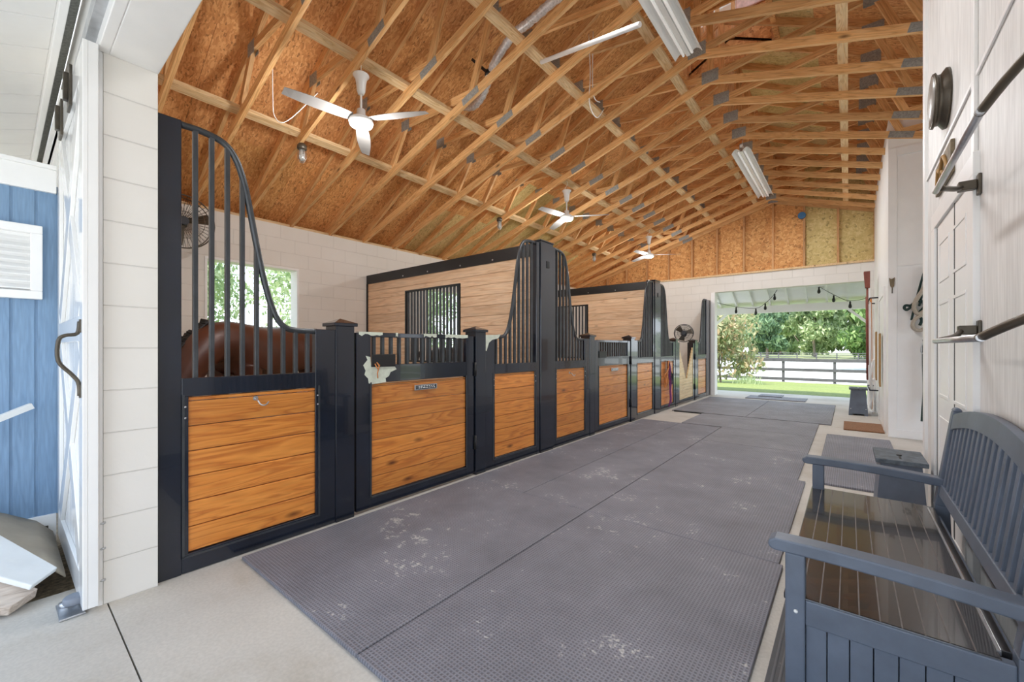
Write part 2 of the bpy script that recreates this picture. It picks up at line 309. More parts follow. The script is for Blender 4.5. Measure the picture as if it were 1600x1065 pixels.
# ------------------------------------------------------------------ mesh helpers
ORG = {}
class MB:
    def __init__(s): s.v = []; s.f = []; s.mi = []; s.tint = None; s.cur = 0; s.smooth = []
    def add(s, vs, fs, smooth=False):
        o = len(s.v); s.v += [tuple(v) for v in vs]
        for f in fs: s.f.append(tuple(i + o for i in f)); s.mi.append(s.cur); s.smooth.append(smooth)
        return s
    def box(s, x0, x1, y0, y1, z0, z1):
        x0, x1 = sorted((x0, x1)); y0, y1 = sorted((y0, y1)); z0, z1 = sorted((z0, z1))
        return s.add([(x0, y0, z0), (x1, y0, z0), (x1, y1, z0), (x0, y1, z0), (x0, y0, z1), (x1, y0, z1), (x1, y1, z1), (x0, y1, z1)],
                     [(0, 3, 2, 1), (4, 5, 6, 7), (0, 1, 5, 4), (1, 2, 6, 5), (2, 3, 7, 6), (3, 0, 4, 7)])
    def hexa(s, p):       # 8 corner points, bottom 4 then top 4
        return s.add(p, [(0, 3, 2, 1), (4, 5, 6, 7), (0, 1, 5, 4), (1, 2, 6, 5), (2, 3, 7, 6), (3, 0, 4, 7)])
    def beam(s, a, b, w, h, up=(0, 0, 1)):     # box along a->b, w sideways, h along up
        a, b = Vector(a), Vector(b); d = (b - a).normalized(); u = Vector(up)
        r = d.cross(u)
        if r.length < 1e-5: r = d.cross(Vector((1, 0, 0)))
        r.normalize(); u = r.cross(d).normalized()
        p = [q + r * sx * w / 2 + u * sz * h / 2 for (q, sx, sz) in
             ((a, -1, -1), (a, 1, -1), (b, 1, -1), (b, -1, -1), (a, -1, 1), (a, 1, 1), (b, 1, 1), (b, -1, 1))]
        return s.hexa(p)
    def tube(s, pts, r, n=10, caps=True, radii=None):
        pts = [Vector(p) for p in pts]; rings = []
        prev = None
        for i, p in enumerate(pts):
            d = (pts[min(i + 1, len(pts) - 1)] - pts[max(i - 1, 0)])
            if d.length < 1e-9: d = Vector((0, 0, 1))
            d.normalize()
            if prev is None:
                t = Vector((0, 0, 1)) if abs(d.z) < 0.9 else Vector((1, 0, 0))
                u = d.cross(t).normalized()
            else:
                u = (prev - d * prev.dot(d))
                u = u.normalized() if u.length > 1e-6 else d.orthogonal().normalized()
            prev = u; w = d.cross(u); rr = radii[i] if radii else r
            rings.append([p + (u * math.cos(2 * math.pi * k / n) + w * math.sin(2 * math.pi * k / n)) * rr for k in range(n)])
        o = len(s.v); s.v += [tuple(v) for ring in rings for v in ring]
        for i in range(len(rings) - 1):
            for k in range(n):
                a = o + i * n + k; b = o + i * n + (k + 1) % n
                s.f.append((a, b, b + n, a + n)); s.mi.append(s.cur); s.smooth.append(True)
        if caps:
            s.f.append(tuple(o + k for k in range(n))[::-1]); s.mi.append(s.cur); s.smooth.append(False)
            q = o + (len(rings) - 1) * n
            s.f.append(tuple(q + k for k in range(n))); s.mi.append(s.cur); s.smooth.append(False)
        return s
    def lathe(s, prof, c=(0, 0, 0), n=24, axis='Z'):   # profile (r, h)
        def P(r, h, a):
            x, y = r * math.cos(a), r * math.sin(a)
            return {'Z': (c[0] + x, c[1] + y, c[2] + h), 'X': (c[0] + h, c[1] + x, c[2] + y), 'Y': (c[0] + x, c[1] + h, c[2] + y)}[axis]
        o = len(s.v)
        for r, h in prof:
            for k in range(n): s.v.append(P(max(r, 1e-4), h, 2 * math.pi * k / n))
        for i in range(len(prof) - 1):
            for k in range(n):
                a = o + i * n + k; b = o + i * n + (k + 1) % n
                s.f.append((a, b, b + n, a + n)); s.mi.append(s.cur); s.smooth.append(True)
        s.f.append(tuple(o + k for k in range(n))[::-1]); s.mi.append(s.cur); s.smooth.append(False)
        q = o + (len(prof) - 1) * n
        s.f.append(tuple(q + k for k in range(n))); s.mi.append(s.cur); s.smooth.append(False)
        return s
    def prism(s, poly, axis, a, b):   # poly in the other two axes, in cyclic order
        n = len(poly)
        def P(u, v, w): return {'X': (w, u, v), 'Y': (u, w, v), 'Z': (u, v, w)}[axis]
        vs = [P(u, v, a) for u, v in poly] + [P(u, v, b) for u, v in poly]
        fs = [tuple(range(n))[::-1], tuple(range(n, 2 * n))] + [(i, (i + 1) % n, (i + 1) % n + n, i + n) for i in range(n)]
        return s.add(vs, fs)
    def build(s, name, mat, parent=None, bevel=0.0, local=False, fix=True):
        me = bpy.data.meshes.new(name)
        o = Vector((0, 0, 0))
        if parent is not None and not local: o = ORG.get(parent.name, Vector((0, 0, 0)))
        me.from_pydata([tuple(Vector(v) - o) for v in s.v], [], s.f)
        mats = mat if isinstance(mat, (list, tuple)) else [mat]
        for m in mats: me.materials.append(M[m] if isinstance(m, str) else m)
        for p, i, sm in zip(me.polygons, s.mi, s.smooth): p.material_index = i; p.use_smooth = sm
        if s.tint:
            ca = me.color_attributes.new('tint', 'FLOAT_COLOR', 'CORNER')
            for p in me.polygons:
                for li in p.loop_indices: ca.data[li].color = (*s.tint[p.index], 1)
        if fix:
            bm = bmesh.new(); bm.from_mesh(me); bmesh.ops.recalc_face_normals(bm, faces=bm.faces); bm.to_mesh(me); bm.free()
        ob = bpy.data.objects.new(name, me); C.objects.link(ob)
        if parent is not None:
            ob.parent = parent; ORG[ob.name] = o
        if bevel:
            bv = ob.modifiers.new('bevel', 'BEVEL'); bv.width = bevel; bv.segments = 2; bv.limit_method = 'ANGLE'; bv.angle_limit = R(40)
        return ob
def thing(name, label, cat, loc=(0, 0, 0), group=None, rz=0.0):
    o = bpy.data.objects.new(name, None); C.objects.link(o); o.location = loc; o.rotation_euler = (0, 0, rz)
    o.empty_display_size = 0.1
    o['label'] = label; o['category'] = cat
    if group: o['group'] = group
    ORG[o.name] = Vector(loc)
    return o
def tag(o, label, cat, group=None, kind=None):
    o['label'] = label; o['category'] = cat
    if group: o['group'] = group
    if kind: o['kind'] = kind
    return o
def struct(mb, name, mat, bevel=0.0, parent=None):
    o = mb.build(name, mat, parent, bevel)
    if parent is None: o['kind'] = 'structure'
    return o
def copy_tree(o, parent=None):
    c = o.copy(); C.objects.link(c)
    if parent is not None: c.parent = parent
    for ch in list(o.children): copy_tree(ch, c)
    return c
def smoothpts(pts, n=6):
    P = [Vector(p) for p in pts]; out = []
    for i in range(len(P) - 1):
        p0, p1, p2, p3 = P[max(i - 1, 0)], P[i], P[i + 1], P[min(i + 2, len(P) - 1)]
        for k in range(n):
            t = k / n
            out.append(0.5 * ((2 * p1) + (p2 - p0) * t + (2 * p0 - 5 * p1 + 4 * p2 - p3) * t * t + (3 * p1 - p0 - 3 * p2 + p3) * t ** 3))
    out.append(P[-1]); return out
def ordn(i): return ['first', 'second', 'third', 'fourth', 'fifth', 'sixth', 'seventh', 'eighth', 'ninth', 'tenth', 'eleventh', 'twelfth',
                     'thirteenth', 'fourteenth', 'fifteenth', 'sixteenth', 'seventeenth', 'eighteenth', 'nineteenth', 'twentieth'][i]

# ------------------------------------------------------------------ dimensions
XB = -6.55      # inner face of the side wall behind the stalls
XR = 3.75       # inner face of the far right side wall
XF = -2.78      # front of the stalls
XW = 0.45       # white wall beside the bench
AX = -1.40      # ridge line
ZA = 4.65       # underside of the bottom chords at the apex
SB = 0.3126     # slope of the bottom chords
ZT = 5.80; ST = 0.52   # underside of the top chords: ridge and slope
YF0, YF1 = 0.315, 0.515  # front end wall
YE0, YE1 = 11.60, 11.80  # far end wall
def zb(x): return ZA - SB * abs(x - AX)
def zt(x): return ZT - ST * abs(x - AX)

# ------------------------------------------------------------------ ground and floor
def terrain(y):
    t = min(max((y - 13.3) / 13.0, 0), 1); t = t * t * (3 - 2 * t); return -0.02 - 0.6 * t
mb = MB()
mb.box(-3.05, 8, -6, 0.327, -0.15, 0); mb.box(XF - 0.2, 8, 0.333, 8.1, -0.15, 0); mb.box(XF - 0.2, 8, 8.106, 13.1, -0.15, 0)
struct(mb, 'floor', 'concrete')
# thin control joint visible near the door
mb = MB(); mb.box(-6.75, XF - 0.2, YF0, YE1, -0.12, -0.02)
o = struct(mb, 'floor.001', 'shaving')
mb = MB(); mb.box(-9, -3.05, -6, YF0, -0.2, -0.035)
o = mb.build('soil', 'dirt'); tag(o, 'brown gravelly soil strip between the concrete and the blue wall', 'soil', kind='stuff')
def sheet(x0, x1, ys, name, mat):
    mb = MB()
    for i, y in enumerate(ys): mb.v += [(x0, y, terrain(y)), (x1, y, terrain(y))]
    for i in range(len(ys) - 1): mb.f.append((2 * i, 2 * i + 1, 2 * i + 3, 2 * i + 2)); mb.mi.append(0); mb.smooth.append(True)
    return mb.build(name, mat)
o = sheet(-60, 60, [13.1, 14, 15, 16, 17, 18, 19, 20, 21, 22, 23, 24, 25, 26.6], 'lawn', 'grass')
tag(o, 'bright green mown lawn between the porch slab and the dark fence', 'grass', kind='stuff')
o = sheet(-90, 90, [26.6, 40, 72], 'arena_sand', 'sand'); tag(o, 'pale riding arena sand between the two dark fences', 'sand', kind='stuff')
o = sheet(-150, 150, [72, 90, 200], 'field', 'field'); tag(o, 'pale green field under the distant trees', 'grass', kind='stuff')
mb = MB(); mb.box(-90, -6.76, .5, 13.1, -0.3, -0.05); mb.box(8, 60, 1, 13.1, -0.3, -0.05)
struct(mb, 'ground', 'grass')
mb = MB(); mb.box(-60, -9, -6, .5, -0.3, -0.05); mb.box(8, 60, -6, 1, -.3, -.05); struct(mb, 'ground.002', 'concrete')
mb = MB(); mb.box(-60, 60, -40, -6, -0.3, -0.05); struct(mb, 'ground.001', 'concrete')

# ------------------------------------------------------------------ walls
W1 = [(1.70 + 3.66 * k, 2.90 + 3.66 * k) for k in range(3)]   # openings in the side wall
WZ0, WZ1 = 1.20, 2.42
mb = MB(); xs = (XB - 0.2, XB)
mb.box(*xs, YF0, YE1, -0.1, WZ0); mb.box(*xs, YF0, YE1, WZ1, 3.04)
ys = [YF0] + [v for w in W1 for v in w] + [YE1]
for i in range(0, len(ys), 2): mb.box(*xs, ys[i], ys[i + 1], WZ0, WZ1)
struct(mb, 'wall_left', 'blockY')
for i, (a, b) in enumerate(W1):
    t = MB()
    for (y0, y1, z0, z1) in ((a, a + .03, WZ0 + .03, WZ1 - .03), (b - .03, b, WZ0 + .03, WZ1 - .03), (a, b, WZ0, WZ0 + .03), (a, b, WZ1 - .03, WZ1)):
        t.box(XB - 0.21, XB + 0.012, y0, y1, z0, z1)
    struct(t, 'window_%d' % (i + 1), 'white', 0.003)
mb = MB(); mb.box(XB - 0.2, -2.75, YF0, YF1, 0, 2.65); mb.box(XW, 8, YF0, YF1, 0, 2.65)
mb.prism([(XB - 0.2, 2.65), (8, 2.65), (8, 3.04), (XR, 3.04), (AX, ZT + .05), (XB - .2, 3.04)], 'Y', YF0 + .06, YF1 - .02)
struct(mb, 'wall_front', 'blockX')
mb = MB(); mb.box(-2.75, XW, YF0 + .02, YF1 + .004, 2.62, 2.65)      # smooth lining of the header
mb.box(-2.75, XW, YF0 - .02, YF0 + .02, 2.62, 2.80)
struct(mb, 'trim_1', 'white', 0.004)
mb = MB(); ox0, ox1, oz = -2.74, 0.34, 2.64
mb.box(XB - .2, ox0, YE0, YE1, 0, oz); mb.box(ox1, 8, YE0, YE1, 0, oz); mb.box(XB - .2, 8, YE0, YE1, oz, 3.04)
struct(mb, 'wall_back', 'blockX')
mb = MB(); mb.box(ox0 - .02, ox0 + .07, YE0 - .03, YE1 + .03, 0, oz + .0); mb.box(ox1 - .03, ox1 + .02, YE0 - .01, YE1 + .03, 0, oz)
struct(mb, 'trim_2', 'white', 0.004)
# gable end above the block, strand board behind studs
mb = MB(); mb.tint = []
cols = [XB - .2] + [AX + .61 * k for k in range(-8, 9)]
for a, b in zip(cols[:-1], cols[1:]):
    yel = a > AX + .6
    mb.cur = 1 if yel else 0
    mb.prism([(a, 3.04), (b, 3.04), (b, max(zt(b) + .1, 3.05)), (a, max(zt(a) + .1, 3.05))], 'Y', YE0 + .06, YE0 + .08)
    g = random.uniform(.92, 1.05); mb.tint += [(g, g, g)] * 6
o = struct(mb, 'wall_back.001', ['osb', 'osb_yellow'])
k = 3
for i in range(-7, 8):
    x = AX + .61 * i
    if zb(x) < 3.12: continue
    mb = MB(); mb.box(x - .019, x + .019, YE0 - .03, YE0 + .06, 3.08, zb(x)); struct(mb, 'trim_%d' % k, 'stud'); k += 1
mb = MB(); mb.box(XB, XR, YE0 - .04, YE0 + .10, 3.04, 3.08); struct(mb, 'trim_%d' % k, 'lumber_pale'); k += 1
mb = MB(); mb.box(XB - .16, XB - .02, YF0, YE1, 3.04, 3.08); struct(mb, 'trim_%d' % k, 'lumber_pale'); k += 1
mb = MB(); mb.box(XR, XR + .2, YF1, 4.4, -.1, 3.1); mb.box(XR, XR + .2, 7.6, YE0, -.1, 3.1); mb.box(XR, XR + .2, 4.4, 7.6, 2.6, 3.1)  # unseen opening mid-wall, added to let daylight into the aisle
struct(mb, 'wall_right', 'blockY')

# white room walls on the right
mb = MB(); mb.box(XW, XW + .1, YF1, 4.36, 0, zb(XW) + .25); mb.box(XW, 2.0, 4.30, 4.36, 0, 3.8)
struct(mb, 'wall_right.001', 'white_wall')
mb = MB()
mb.box(XW - .018, XW + .02, 4.27, 4.362, 0, zb(XW) + .2)
for y in (2.78, 1.56): mb.box(XW - .014, XW, y - .03, y + .03, 2.10 if y > 2 else 0, 4.0)
for (p, q) in ((YF1, 1.525), (1.595, 2.745), (2.815, 4.265)): mb.box(XW - .010, XW, p, q, 2.43, 2.452)
struct(mb, 'trim_%d' % k, 'white', 0.003); k += 1
mb = MB(); mb.box(.42, 2.0, 7.68, YE0, 0, zb(.42) + .25)
struct(mb, 'wall_right.002', 'white')
mb = MB()   # framed boards on the end face of the white room
F = 7.68
for (x0, x1, z0, z1) in ((.42, .51, 0, 3.93), (.51, 2.0, 0, .11), (.51, 2.0, 3.82, 3.93)):
    mb.box(x0, x1, F - .018, F, z0, z1)
mb.box(.51, 2.0, F - .010, F, 2.32, 2.335)
struct(mb, 'trim_%d' % k, 'white', 0.003); k += 1
mb = MB(); mb.box(2.0, 2.1, 7.68, YE0, 0, 3.8)  # unseen side of the recess before it is left open for daylight
struct(mb, 'wall_right.003', 'white')

# door in the white wall beside the bench
mb = MB()
for (y0, y1, z0, z1) in ((3.80, 3.92, 0, 1.99), (2.72, 2.82, 0, 1.99), (2.72, 3.92, 1.99, 2.09)): mb.box(XW - .022, XW + .002, y0, y1, z0, z1)
d = struct(mb, 'door_1', 'white', 0.003)
mb = MB(); mb.box(XW - .010, XW - .001, 2.83, 3.79, .02, 1.985); mb.build('door_leaf', 'white', d, .002)
for (y0, y1) in ((2.93, 3.25), (3.37, 3.69)):
    for (z0, z1) in ((.18, .80), (.92, 1.50), (1.62, 1.87)):
        mb = MB(); w = .018
        for (a, b_, c_, d_) in ((y0, y0 + w, z0 + w, z1 - w), (y1 - w, y1, z0 + w, z1 - w), (y0, y1, z0, z0 + w), (y0, y1, z1 - w, z1)): mb.box(XW - .0135, XW - .009, a, b_, c_, d_)
        mb.build('door_panel_moulding', 'white', d, .003)
mb = MB(); mb.box(XW - .0115, XW - .009, 3.205, 3.222, .02, 1.99); mb.box(XW - .012, XW - .009, 3.765, 3.775, .02, 1.98)
mb.build('door_gap', 'black', d)
# door on the side of the white room, far down the aisle
mb = MB()
for (y0, y1, z0, z1) in ((8.10, 8.22, 0, 2.0), (9.36, 9.48, 0, 2.0), (8.10, 9.48, 2.0, 2.12)): mb.box(.395, .422, y0, y1, z0, z1)
d = struct(mb, 'door_2', 'white', .003)
mb = MB(); mb.box(.405, .421, 8.22, 9.36, .02, 2.0); mb.build('door_leaf', 'white', d)
mb = MB(); mb.box(.404, .4045, 8.22, 8.24, .02, 2.0); mb.box(.404, .4045, 9.34, 9.36, .02, 2.0); mb.build('door_gap', 'black', d)

# ------------------------------------------------------------------ roof sheathing
for side in (-1, 1):
    mb = MB(); mb.tint = []
    span = abs((XB - .45 if side < 0 else XR + .45) - AX); n = int(span / 1.06) + 1
    for i in range(n):
        a, b = i * 1.06, min((i + 1) * 1.06, span)
        if b <= a: continue
        y = YF0 - .25 - (1.22 if i % 2 else 0)
        while y < YE1 + .3:
            y0, y1 = max(y + .003, YF0 - .25), min(y + 2.44, YE1 + .3); y += 2.44
            if y1 - y0 < .05: continue
            segs = [(y0, y1)]
            if i == 0:         # well of the cupola at the ridge
                segs = []
                if y0 < 5.8: segs.append((y0, min(y1, 5.8)))
                if y1 > 7.0: segs.append((max(y0, 7.0), y1))
            segs = [(p, q, a) for p, q in segs]
            if i == 0 and y1 > 5.8 and y0 < 7.0: segs.append((max(y0, 5.8), min(y1, 7.0), .63))
            for (s0, s1, a_) in segs:
                if s1 - s0 < .02: continue
                a = a_
                xa, xb_ = AX + side * (a + .002), AX + side * b
                za, zb_ = ZT - ST * a + .10, ZT - ST * b + .10
                yel = (side < 0 and i == 4 and 3.3 < s0 < 7.5) or (side < 0 and i == 3 and 4.9 < s0 < 6.4) or (side > 0 and i == 0 and s0 > 3)
                mb.cur = 1 if yel else 0
                mb.hexa([(xa, s0, za), (xb_, s0, zb_), (xb_, s1, zb_), (xa, s1, za), (xa, s0, za + .014), (xb_, s0, zb_ + .014), (xb_, s1, zb_ + .014), (xa, s1, za + .014)])
                g = random.uniform(.86, 1.08); mb.tint += [(g, g * random.uniform(.95, 1.03), g)] * 6
            a = i * 1.06
    o = struct(mb, 'ceiling' if side < 0 else 'ceiling.001', ['osb', 'osb_yellow'])
# eave blocking above the side wall
mb = MB(); mb.tint = []
mb.box(XB - .30, XB - .28, YF0, YE1, 2.9, 3.3); mb.tint += [(.8, .8, .8)] * 6
struct(mb, 'trim_%d' % k, 'osb'); k += 1
# roofing above (keeps daylight out of the joints)
for side in (-1, 1):
    mb = MB(); E_ = XB - .6 if side < 0 else XR + .6; sp = abs(E_ - AX)
    for (y0, y1, a0) in ((YF0 - .3, 5.8, 0), (7.0, YE1 + .4, 0), (5.8, 7.0, .64)):
        xa, xb_ = AX + side * a0, E_
        za, zc = ZT - ST * a0 + .116, ZT - ST * sp + .116
        mb.hexa([(xa, y0, za), (xb_, y0, zc), (xb_, y1, zc), (xa, y1, za), (xa, y0, za + .03), (xb_, y0, zc + .03), (xb_, y1, zc + .03), (xa, y1, za + .03)])
    struct(mb, 'roof' if side < 0 else 'roof.001', 'plate')
# cupola
mb = MB(); mb.tint = []
cx0, cx1, cy0, cy1 = AX - .60, AX + .60, 5.8, 7.0
zc0, zw0, zw1 = 5.50, 6.28, 6.85
for (x0, x1, y0, y1) in ((cx0 - .06, cx0, cy0, cy1), (cx1, cx1 + .06, cy0, cy1)):
    mb.box(x0, x1, y0, y1, zc0, zw0); mb.box(x0, x1, y0, y1, zw1, 7.0)
for (y0, y1) in ((cy0 - .03, cy0), (cy1, cy1 + .03)):
    mb.box(cx0 - .06, cx1 + .06, y0, y1, 5.56, zw0); mb.box(cx0, cx1, y0, y1, zw1, 7.0)
mb.box(cx0, cx1, cy0 - .03, cy0, zw0, zw1)  # near face closed, added to keep a sun patch off the floor
mb.box(cx0 - .1, cx1 + .1, cy0 - .1, cy1 + .1, 7.0, 7.03)
mb.tint += [(1, 1, 1)] * len(mb.f)
o = struct(mb, 'cupola', 'osb')
mb = MB()
for x in (cx0 + .02, AX - .38, AX - .2, AX + .02, cx1 - .05):
    mb.box(x, x + .045, cy1 - .05, cy1 + .02, 5.9, zw1 + .1)
for y in (cy0 + .02, cy0 + .58, cy1 - .1):
    for x in (cx0 + .0, cx1 - .05): mb.box(x, x + .045, y, y + .05, 5.6, zw1 + .1)
mb.build('cupola_stud', 'stud', o)
mb = MB()
for j in range(5): mb.beam((cx0, cy1 + .1, 6.33 + j * .12), (cx1, cy1 + .1, 6.33 + j * .12), .01, .1, (0, -.4, 1))
mb.build('cupola_louver', 'white', o)
mb = MB(); mb.box(AX + .08, cx1 - .02, cy1 - .04, cy1 - .005, 6.25, 6.8); mb.build('insulation', 'insul', o, .02)

# ------------------------------------------------------------------ roof trusses
def lumber_obj(name, mat, parent, a, b, w=.038, h=.089, end=0.0, mesh=None):
    """a,b = (x, z) of the centre line; local X runs along the member"""
    ax, az = a; bx, bz = b; Ln = math.hypot(bx - ax, bz - az); ang = math.atan2(bz - az, bx - ax)
    m = MB(); m.box(-Ln / 2 - end, Ln / 2 + end, -w / 2, w / 2, -h / 2, h / 2)
    o = m.build(name, mat, parent, local=True)
    o.location = ((ax + bx) / 2, 0, (az + bz) / 2); o.rotation_euler = (0, -ang, 0)
    return o
def truss(y, label):
    t = thing('roof_truss', label, 'roof truss', (0, y, 0), 'roof trusses')
    hb = .089; cb = hb / 2 / math.cos(math.atan(SB)); ct = hb / 2 / math.cos(math.atan(ST))
    for s in (-1, 1):
        xe = XB - .1 if s < 0 else XR + .1
        lumber_obj('bottom_chord', 'lumber', t, (AX, ZA + cb), (xe, zb(xe) + cb), end=.0)
        xo = XB - .45 if s < 0 else XR + .45
        lumber_obj('top_chord', 'lumber', t, (AX, ZT + ct), (xo, zt(xo) + ct))
        B = lambda d: (AX + s * d, zb(AX + d) + hb)
        T = lambda d: (AX + s * d, zt(AX + d))
        for p, q in ((B(.03), T(1.62)), (T(1.62), B(1.95)), (B(1.95), T(3.15)), (T(3.15), B(3.5))):
            lumber_obj('web', 'lumber', t, p, q, h=.075)
        # nail plates: one mesh per joint
        for (px, pz, pw, ph, ang) in ((AX + s * 1.95, zb(AX + 1.95) + .047, .26, .085, -s * math.atan(SB)), (AX + s * 1.62, zt(AX + 1.62) - .02, .2, .15, 0),
                                      (AX + s * 3.15, zt(AX + 3.15) - .01, .16, .13, 0)):
            m = MB()
            for f_ in (-1, 1): m.box(-pw / 2, pw / 2, f_ * .0195, f_ * .0215, -ph / 2, ph / 2)
            o = m.build('nail_plate', 'plate', t, local=True); o.location = (px, 0, pz); o.rotation_euler = (0, -ang, 0)
    lumber_obj('web', 'lumber', t, (AX, ZA + hb), (AX, ZT), h=.075)
    m = MB()
    for f_ in (-1, 1): m.box(-.10, .10, f_ * .0195, f_ * .0215, -.085, .07)
    o = m.build('nail_plate', 'plate', t, local=True); o.location = (AX, 0, ZA + .10)
    return t
TY = [.97 + .608 * i for i in range(18)]
t0 = truss(TY[0], 'raw timber scissor roof truss nearest the doorway header, first of the row')
for i, y in enumerate(TY[1:]):
    t = copy_tree(t0); t.location = (0, y, 0)
    t['label'] = 'raw timber scissor roof truss, %s of the row counted from the near doorway' % ordn(i + 1)
t = copy_tree(t0); t.location = (0, YE0 + .02, 0); t['label'] = 'last roof truss, set against the strand board gable above the far doorway'
# runners along the aisle, lying on the bottom chords
for i, (x, lab) in enumerate(((-4.89, 'lowest, above the stalls'), (-3.72, 'one the white fans hang from'), (-2.63, 'middle one of the left slope'),
                              (-1.72, 'just left of the shop lights'), (-.05, 'pale wide one right of the shop lights'))):
    zz = zb(x) + .094; w = .089
    mb = MB(); sl = -SB if x > AX else SB
    mb.hexa([(x - w / 2, YF1, zz - w / 2 * sl), (x + w / 2, YF1, zz + w / 2 * sl), (x + w / 2, YE0, zz + w / 2 * sl), (x - w / 2, YE0, zz - w / 2 * sl),
             (x - w / 2, YF1, zz - w / 2 * sl + .038), (x + w / 2, YF1, zz + w / 2 * sl + .038), (x + w / 2, YE0, zz + w / 2 * sl + .038), (x - w / 2, YE0, zz - w / 2 * sl + .038)])
    tag(mb.build('runner_board', 'lumber_pale'), 'long lumber runner on the truss chords: ' + lab, 'runner board', 'runner boards along the roof')

# ------------------------------------------------------------------ rubber mats
def mat(x0, x1, y0, y1, label, z=0.0, m='mat', group='rubber floor mats', rz=0.0, th=.018):
    if m == 'mat' and y0 > 5.5: m = 'mat_clean'
    b = MB(); b.box(x0 + .003, x1 - .003, y0 + .003, y1 - .003, z + .0005, z + th)
    o = b.build('rubber_mat', m, None, .004); tag(o, label, 'rubber mat', group); return o
mat(-2.72, -1.5, .88, 2.74, 'grey rubber mat at the first stall door, its near corner on bare concrete')
mat(-1.5, -.28, .88, 2.74, 'grey rubber mat in the foreground, chalky spots, left of the bench')
mat(-2.72, -2.1, 2.74, 4.58, 'narrow brownish rubber mat against the second post of the first stall')
mat(-2.1, -1.5, 2.74, 4.58, 'narrow rubber mat just behind the first stall door mat')
mat(-1.5, -.30, 2.74, 4.58, 'rubber mat behind the big foreground mat, mid aisle')
mat(-2.72, -2.1, 4.58, 6.88, 'brownish rubber mat along the second stall')
mat(-2.1, -1.5, 4.58, 6.88, 'narrow rubber mat mid aisle beside the second stall mat')
mat(-1.5, -.36, 4.58, 5.80, 'rubber mat mid aisle, left of the thin mats by the grey bin')
mat(-1.5, -.36, 5.80, 6.94, 'rubber mat mid aisle, before the seam near the bare concrete patch')
mat(-2.1, -.36, 6.94, 8.15, 'rubber mat beside the bare concrete patch')
mat(-2.66, -1.4, 8.20, 9.45, 'rubber mat at the third stall, behind the bare concrete patch')
mat(-1.4, -.21, 8.20, 9.45, 'rubber mat with the stepped edge, left of the brown doormat')
mat(-2.66, -1.4, 9.45, 11.05, 'farthest rubber mat at the third stall front')
mat(-1.4, -.21, 9.45, 11.05, 'farthest wide rubber mat before the far doorway')
mat(-1.95, -.75, 11.35, 12.05, 'loose rubber mat lying in the far doorway', group=None)
mat(-1.75, -1.25, 11.85, 12.35, 'small folded rubber mat on top of the loose one in the far doorway', z=.018, group=None)
mat(-.24, .40, .9, 1.64, 'ribbed dark rubber mat before the near end of the bench', m='mat_rib', group=None)
mat(-.24, -.17, 1.64, 3.86, 'narrow ribbed rubber mat strip beside the bench front leg', m='mat_rib', group=None)
mat(-.24, .40, 4.62, 6.0, 'thin grey rubber mat under and behind the grey bin', group=None)
mat(-.24, .42, 6.0, 7.30, 'thin grey rubber mat before the brown doormat', group=None)
b = MB(); b.box(-.06, .40, 7.9, 8.74, .001, .02)
tag(b.build('doormat', 'coir', None, .006), 'brown coir doormat before the side room door', 'doormat')
mb = MB(); mb.beam((-2.60, 8.17, .012), (-2.08, 8.17, .012), .05, .02)
tag(mb.build('rubber_strip', 'black'), 'short black rubber strip lying by the third stall', 'strip')

# ------------------------------------------------------------------ stall fronts
XK = XF - .05      # back of the frames
def zcurve(pts, y):
    for (a, za), (b, zb_) in zip(pts[:-1], pts[1:]):
        lo, hi = min(a, b), max(a, b)
        if lo <= y <= hi and hi > lo: return za + (zb_ - za) * (y - a) / (b - a)
    return 1.33
CUR = [(0, 2.425), (.10, 2.425), (.20, 2.40), (.26, 2.33), (.305, 2.20), (.335, 2.05), (.365, 1.88), (.41, 1.65), (.46, 1.47), (.51, 1.375), (.58, 1.335), (.74, 1.33)]
def boards(mb, y0, y1, z0, z1, x0, x1, step=.137):
    z = z0
    while z < z1 - .01:
        mb.box(x0, x1, y0, y1, z + .002, min(z + step, z1) - .002); z += step
def fixed_panel(a, s, label, group='fixed grille panels of the stall fronts'):
    """a = edge at the tall post, s=+1 runs away from the camera, -1 towards it"""
    t = thing('grille_screen', label, 'stall panel', (XF, a, 0), group)
    Y = lambda d: a + s * d
    mb = MB(); mb.box(XK, XF, Y(0), Y(.72), .004, .105); mb.box(XK, XF, Y(0), Y(.72), .955, 1.055)
    mb.box(XK, XF, Y(.0), Y(.03), .105, .955); mb.box(XK, XF, Y(.72), Y(.859), .004, 1.345)
    mb.build('frame', 'navy', t, .003)
    mb = MB()
    for (y0, y1, z0, z1) in ((.0, .012, .09, .965), (.738, .75, .09, .965), (.0, .75, .085, .095)): mb.box(XF, XF + .004, Y(y0), Y(y1), z0, z1)
    mb.build('edge_trim', 'bar', t)
    mb = MB(); boards(mb, Y(.028), Y(.722), .108, .952, XK + .008, XF - .010); mb.build('board_panel', 'pine', t, .004)
    mb = MB(); P = smoothpts([(XF - .025, Y(d), z) for d, z in CUR], 5); mb.tube(P, .019, 8); mb.build('curved_rail', 'bar', t)
    for j in range(9):
        d = .065 + .0765 * j; z1 = zcurve(CUR, d)
        mb = MB(); mb.box(XF - .040, XF - .012, Y(d) - .0115, Y(d) + .0115, 1.05, z1); mb.build('bar', 'bar', t, .003)
    for d, z in ((.015, .90), (.015, .84), (.735, .90), (.735, .84)):
        mb = MB(); mb.lathe([(.006, 0), (.005, .004), (.001, .006)], (XF, Y(d), z), 10, 'X'); mb.build('bolt', 'steel', t)
    return t
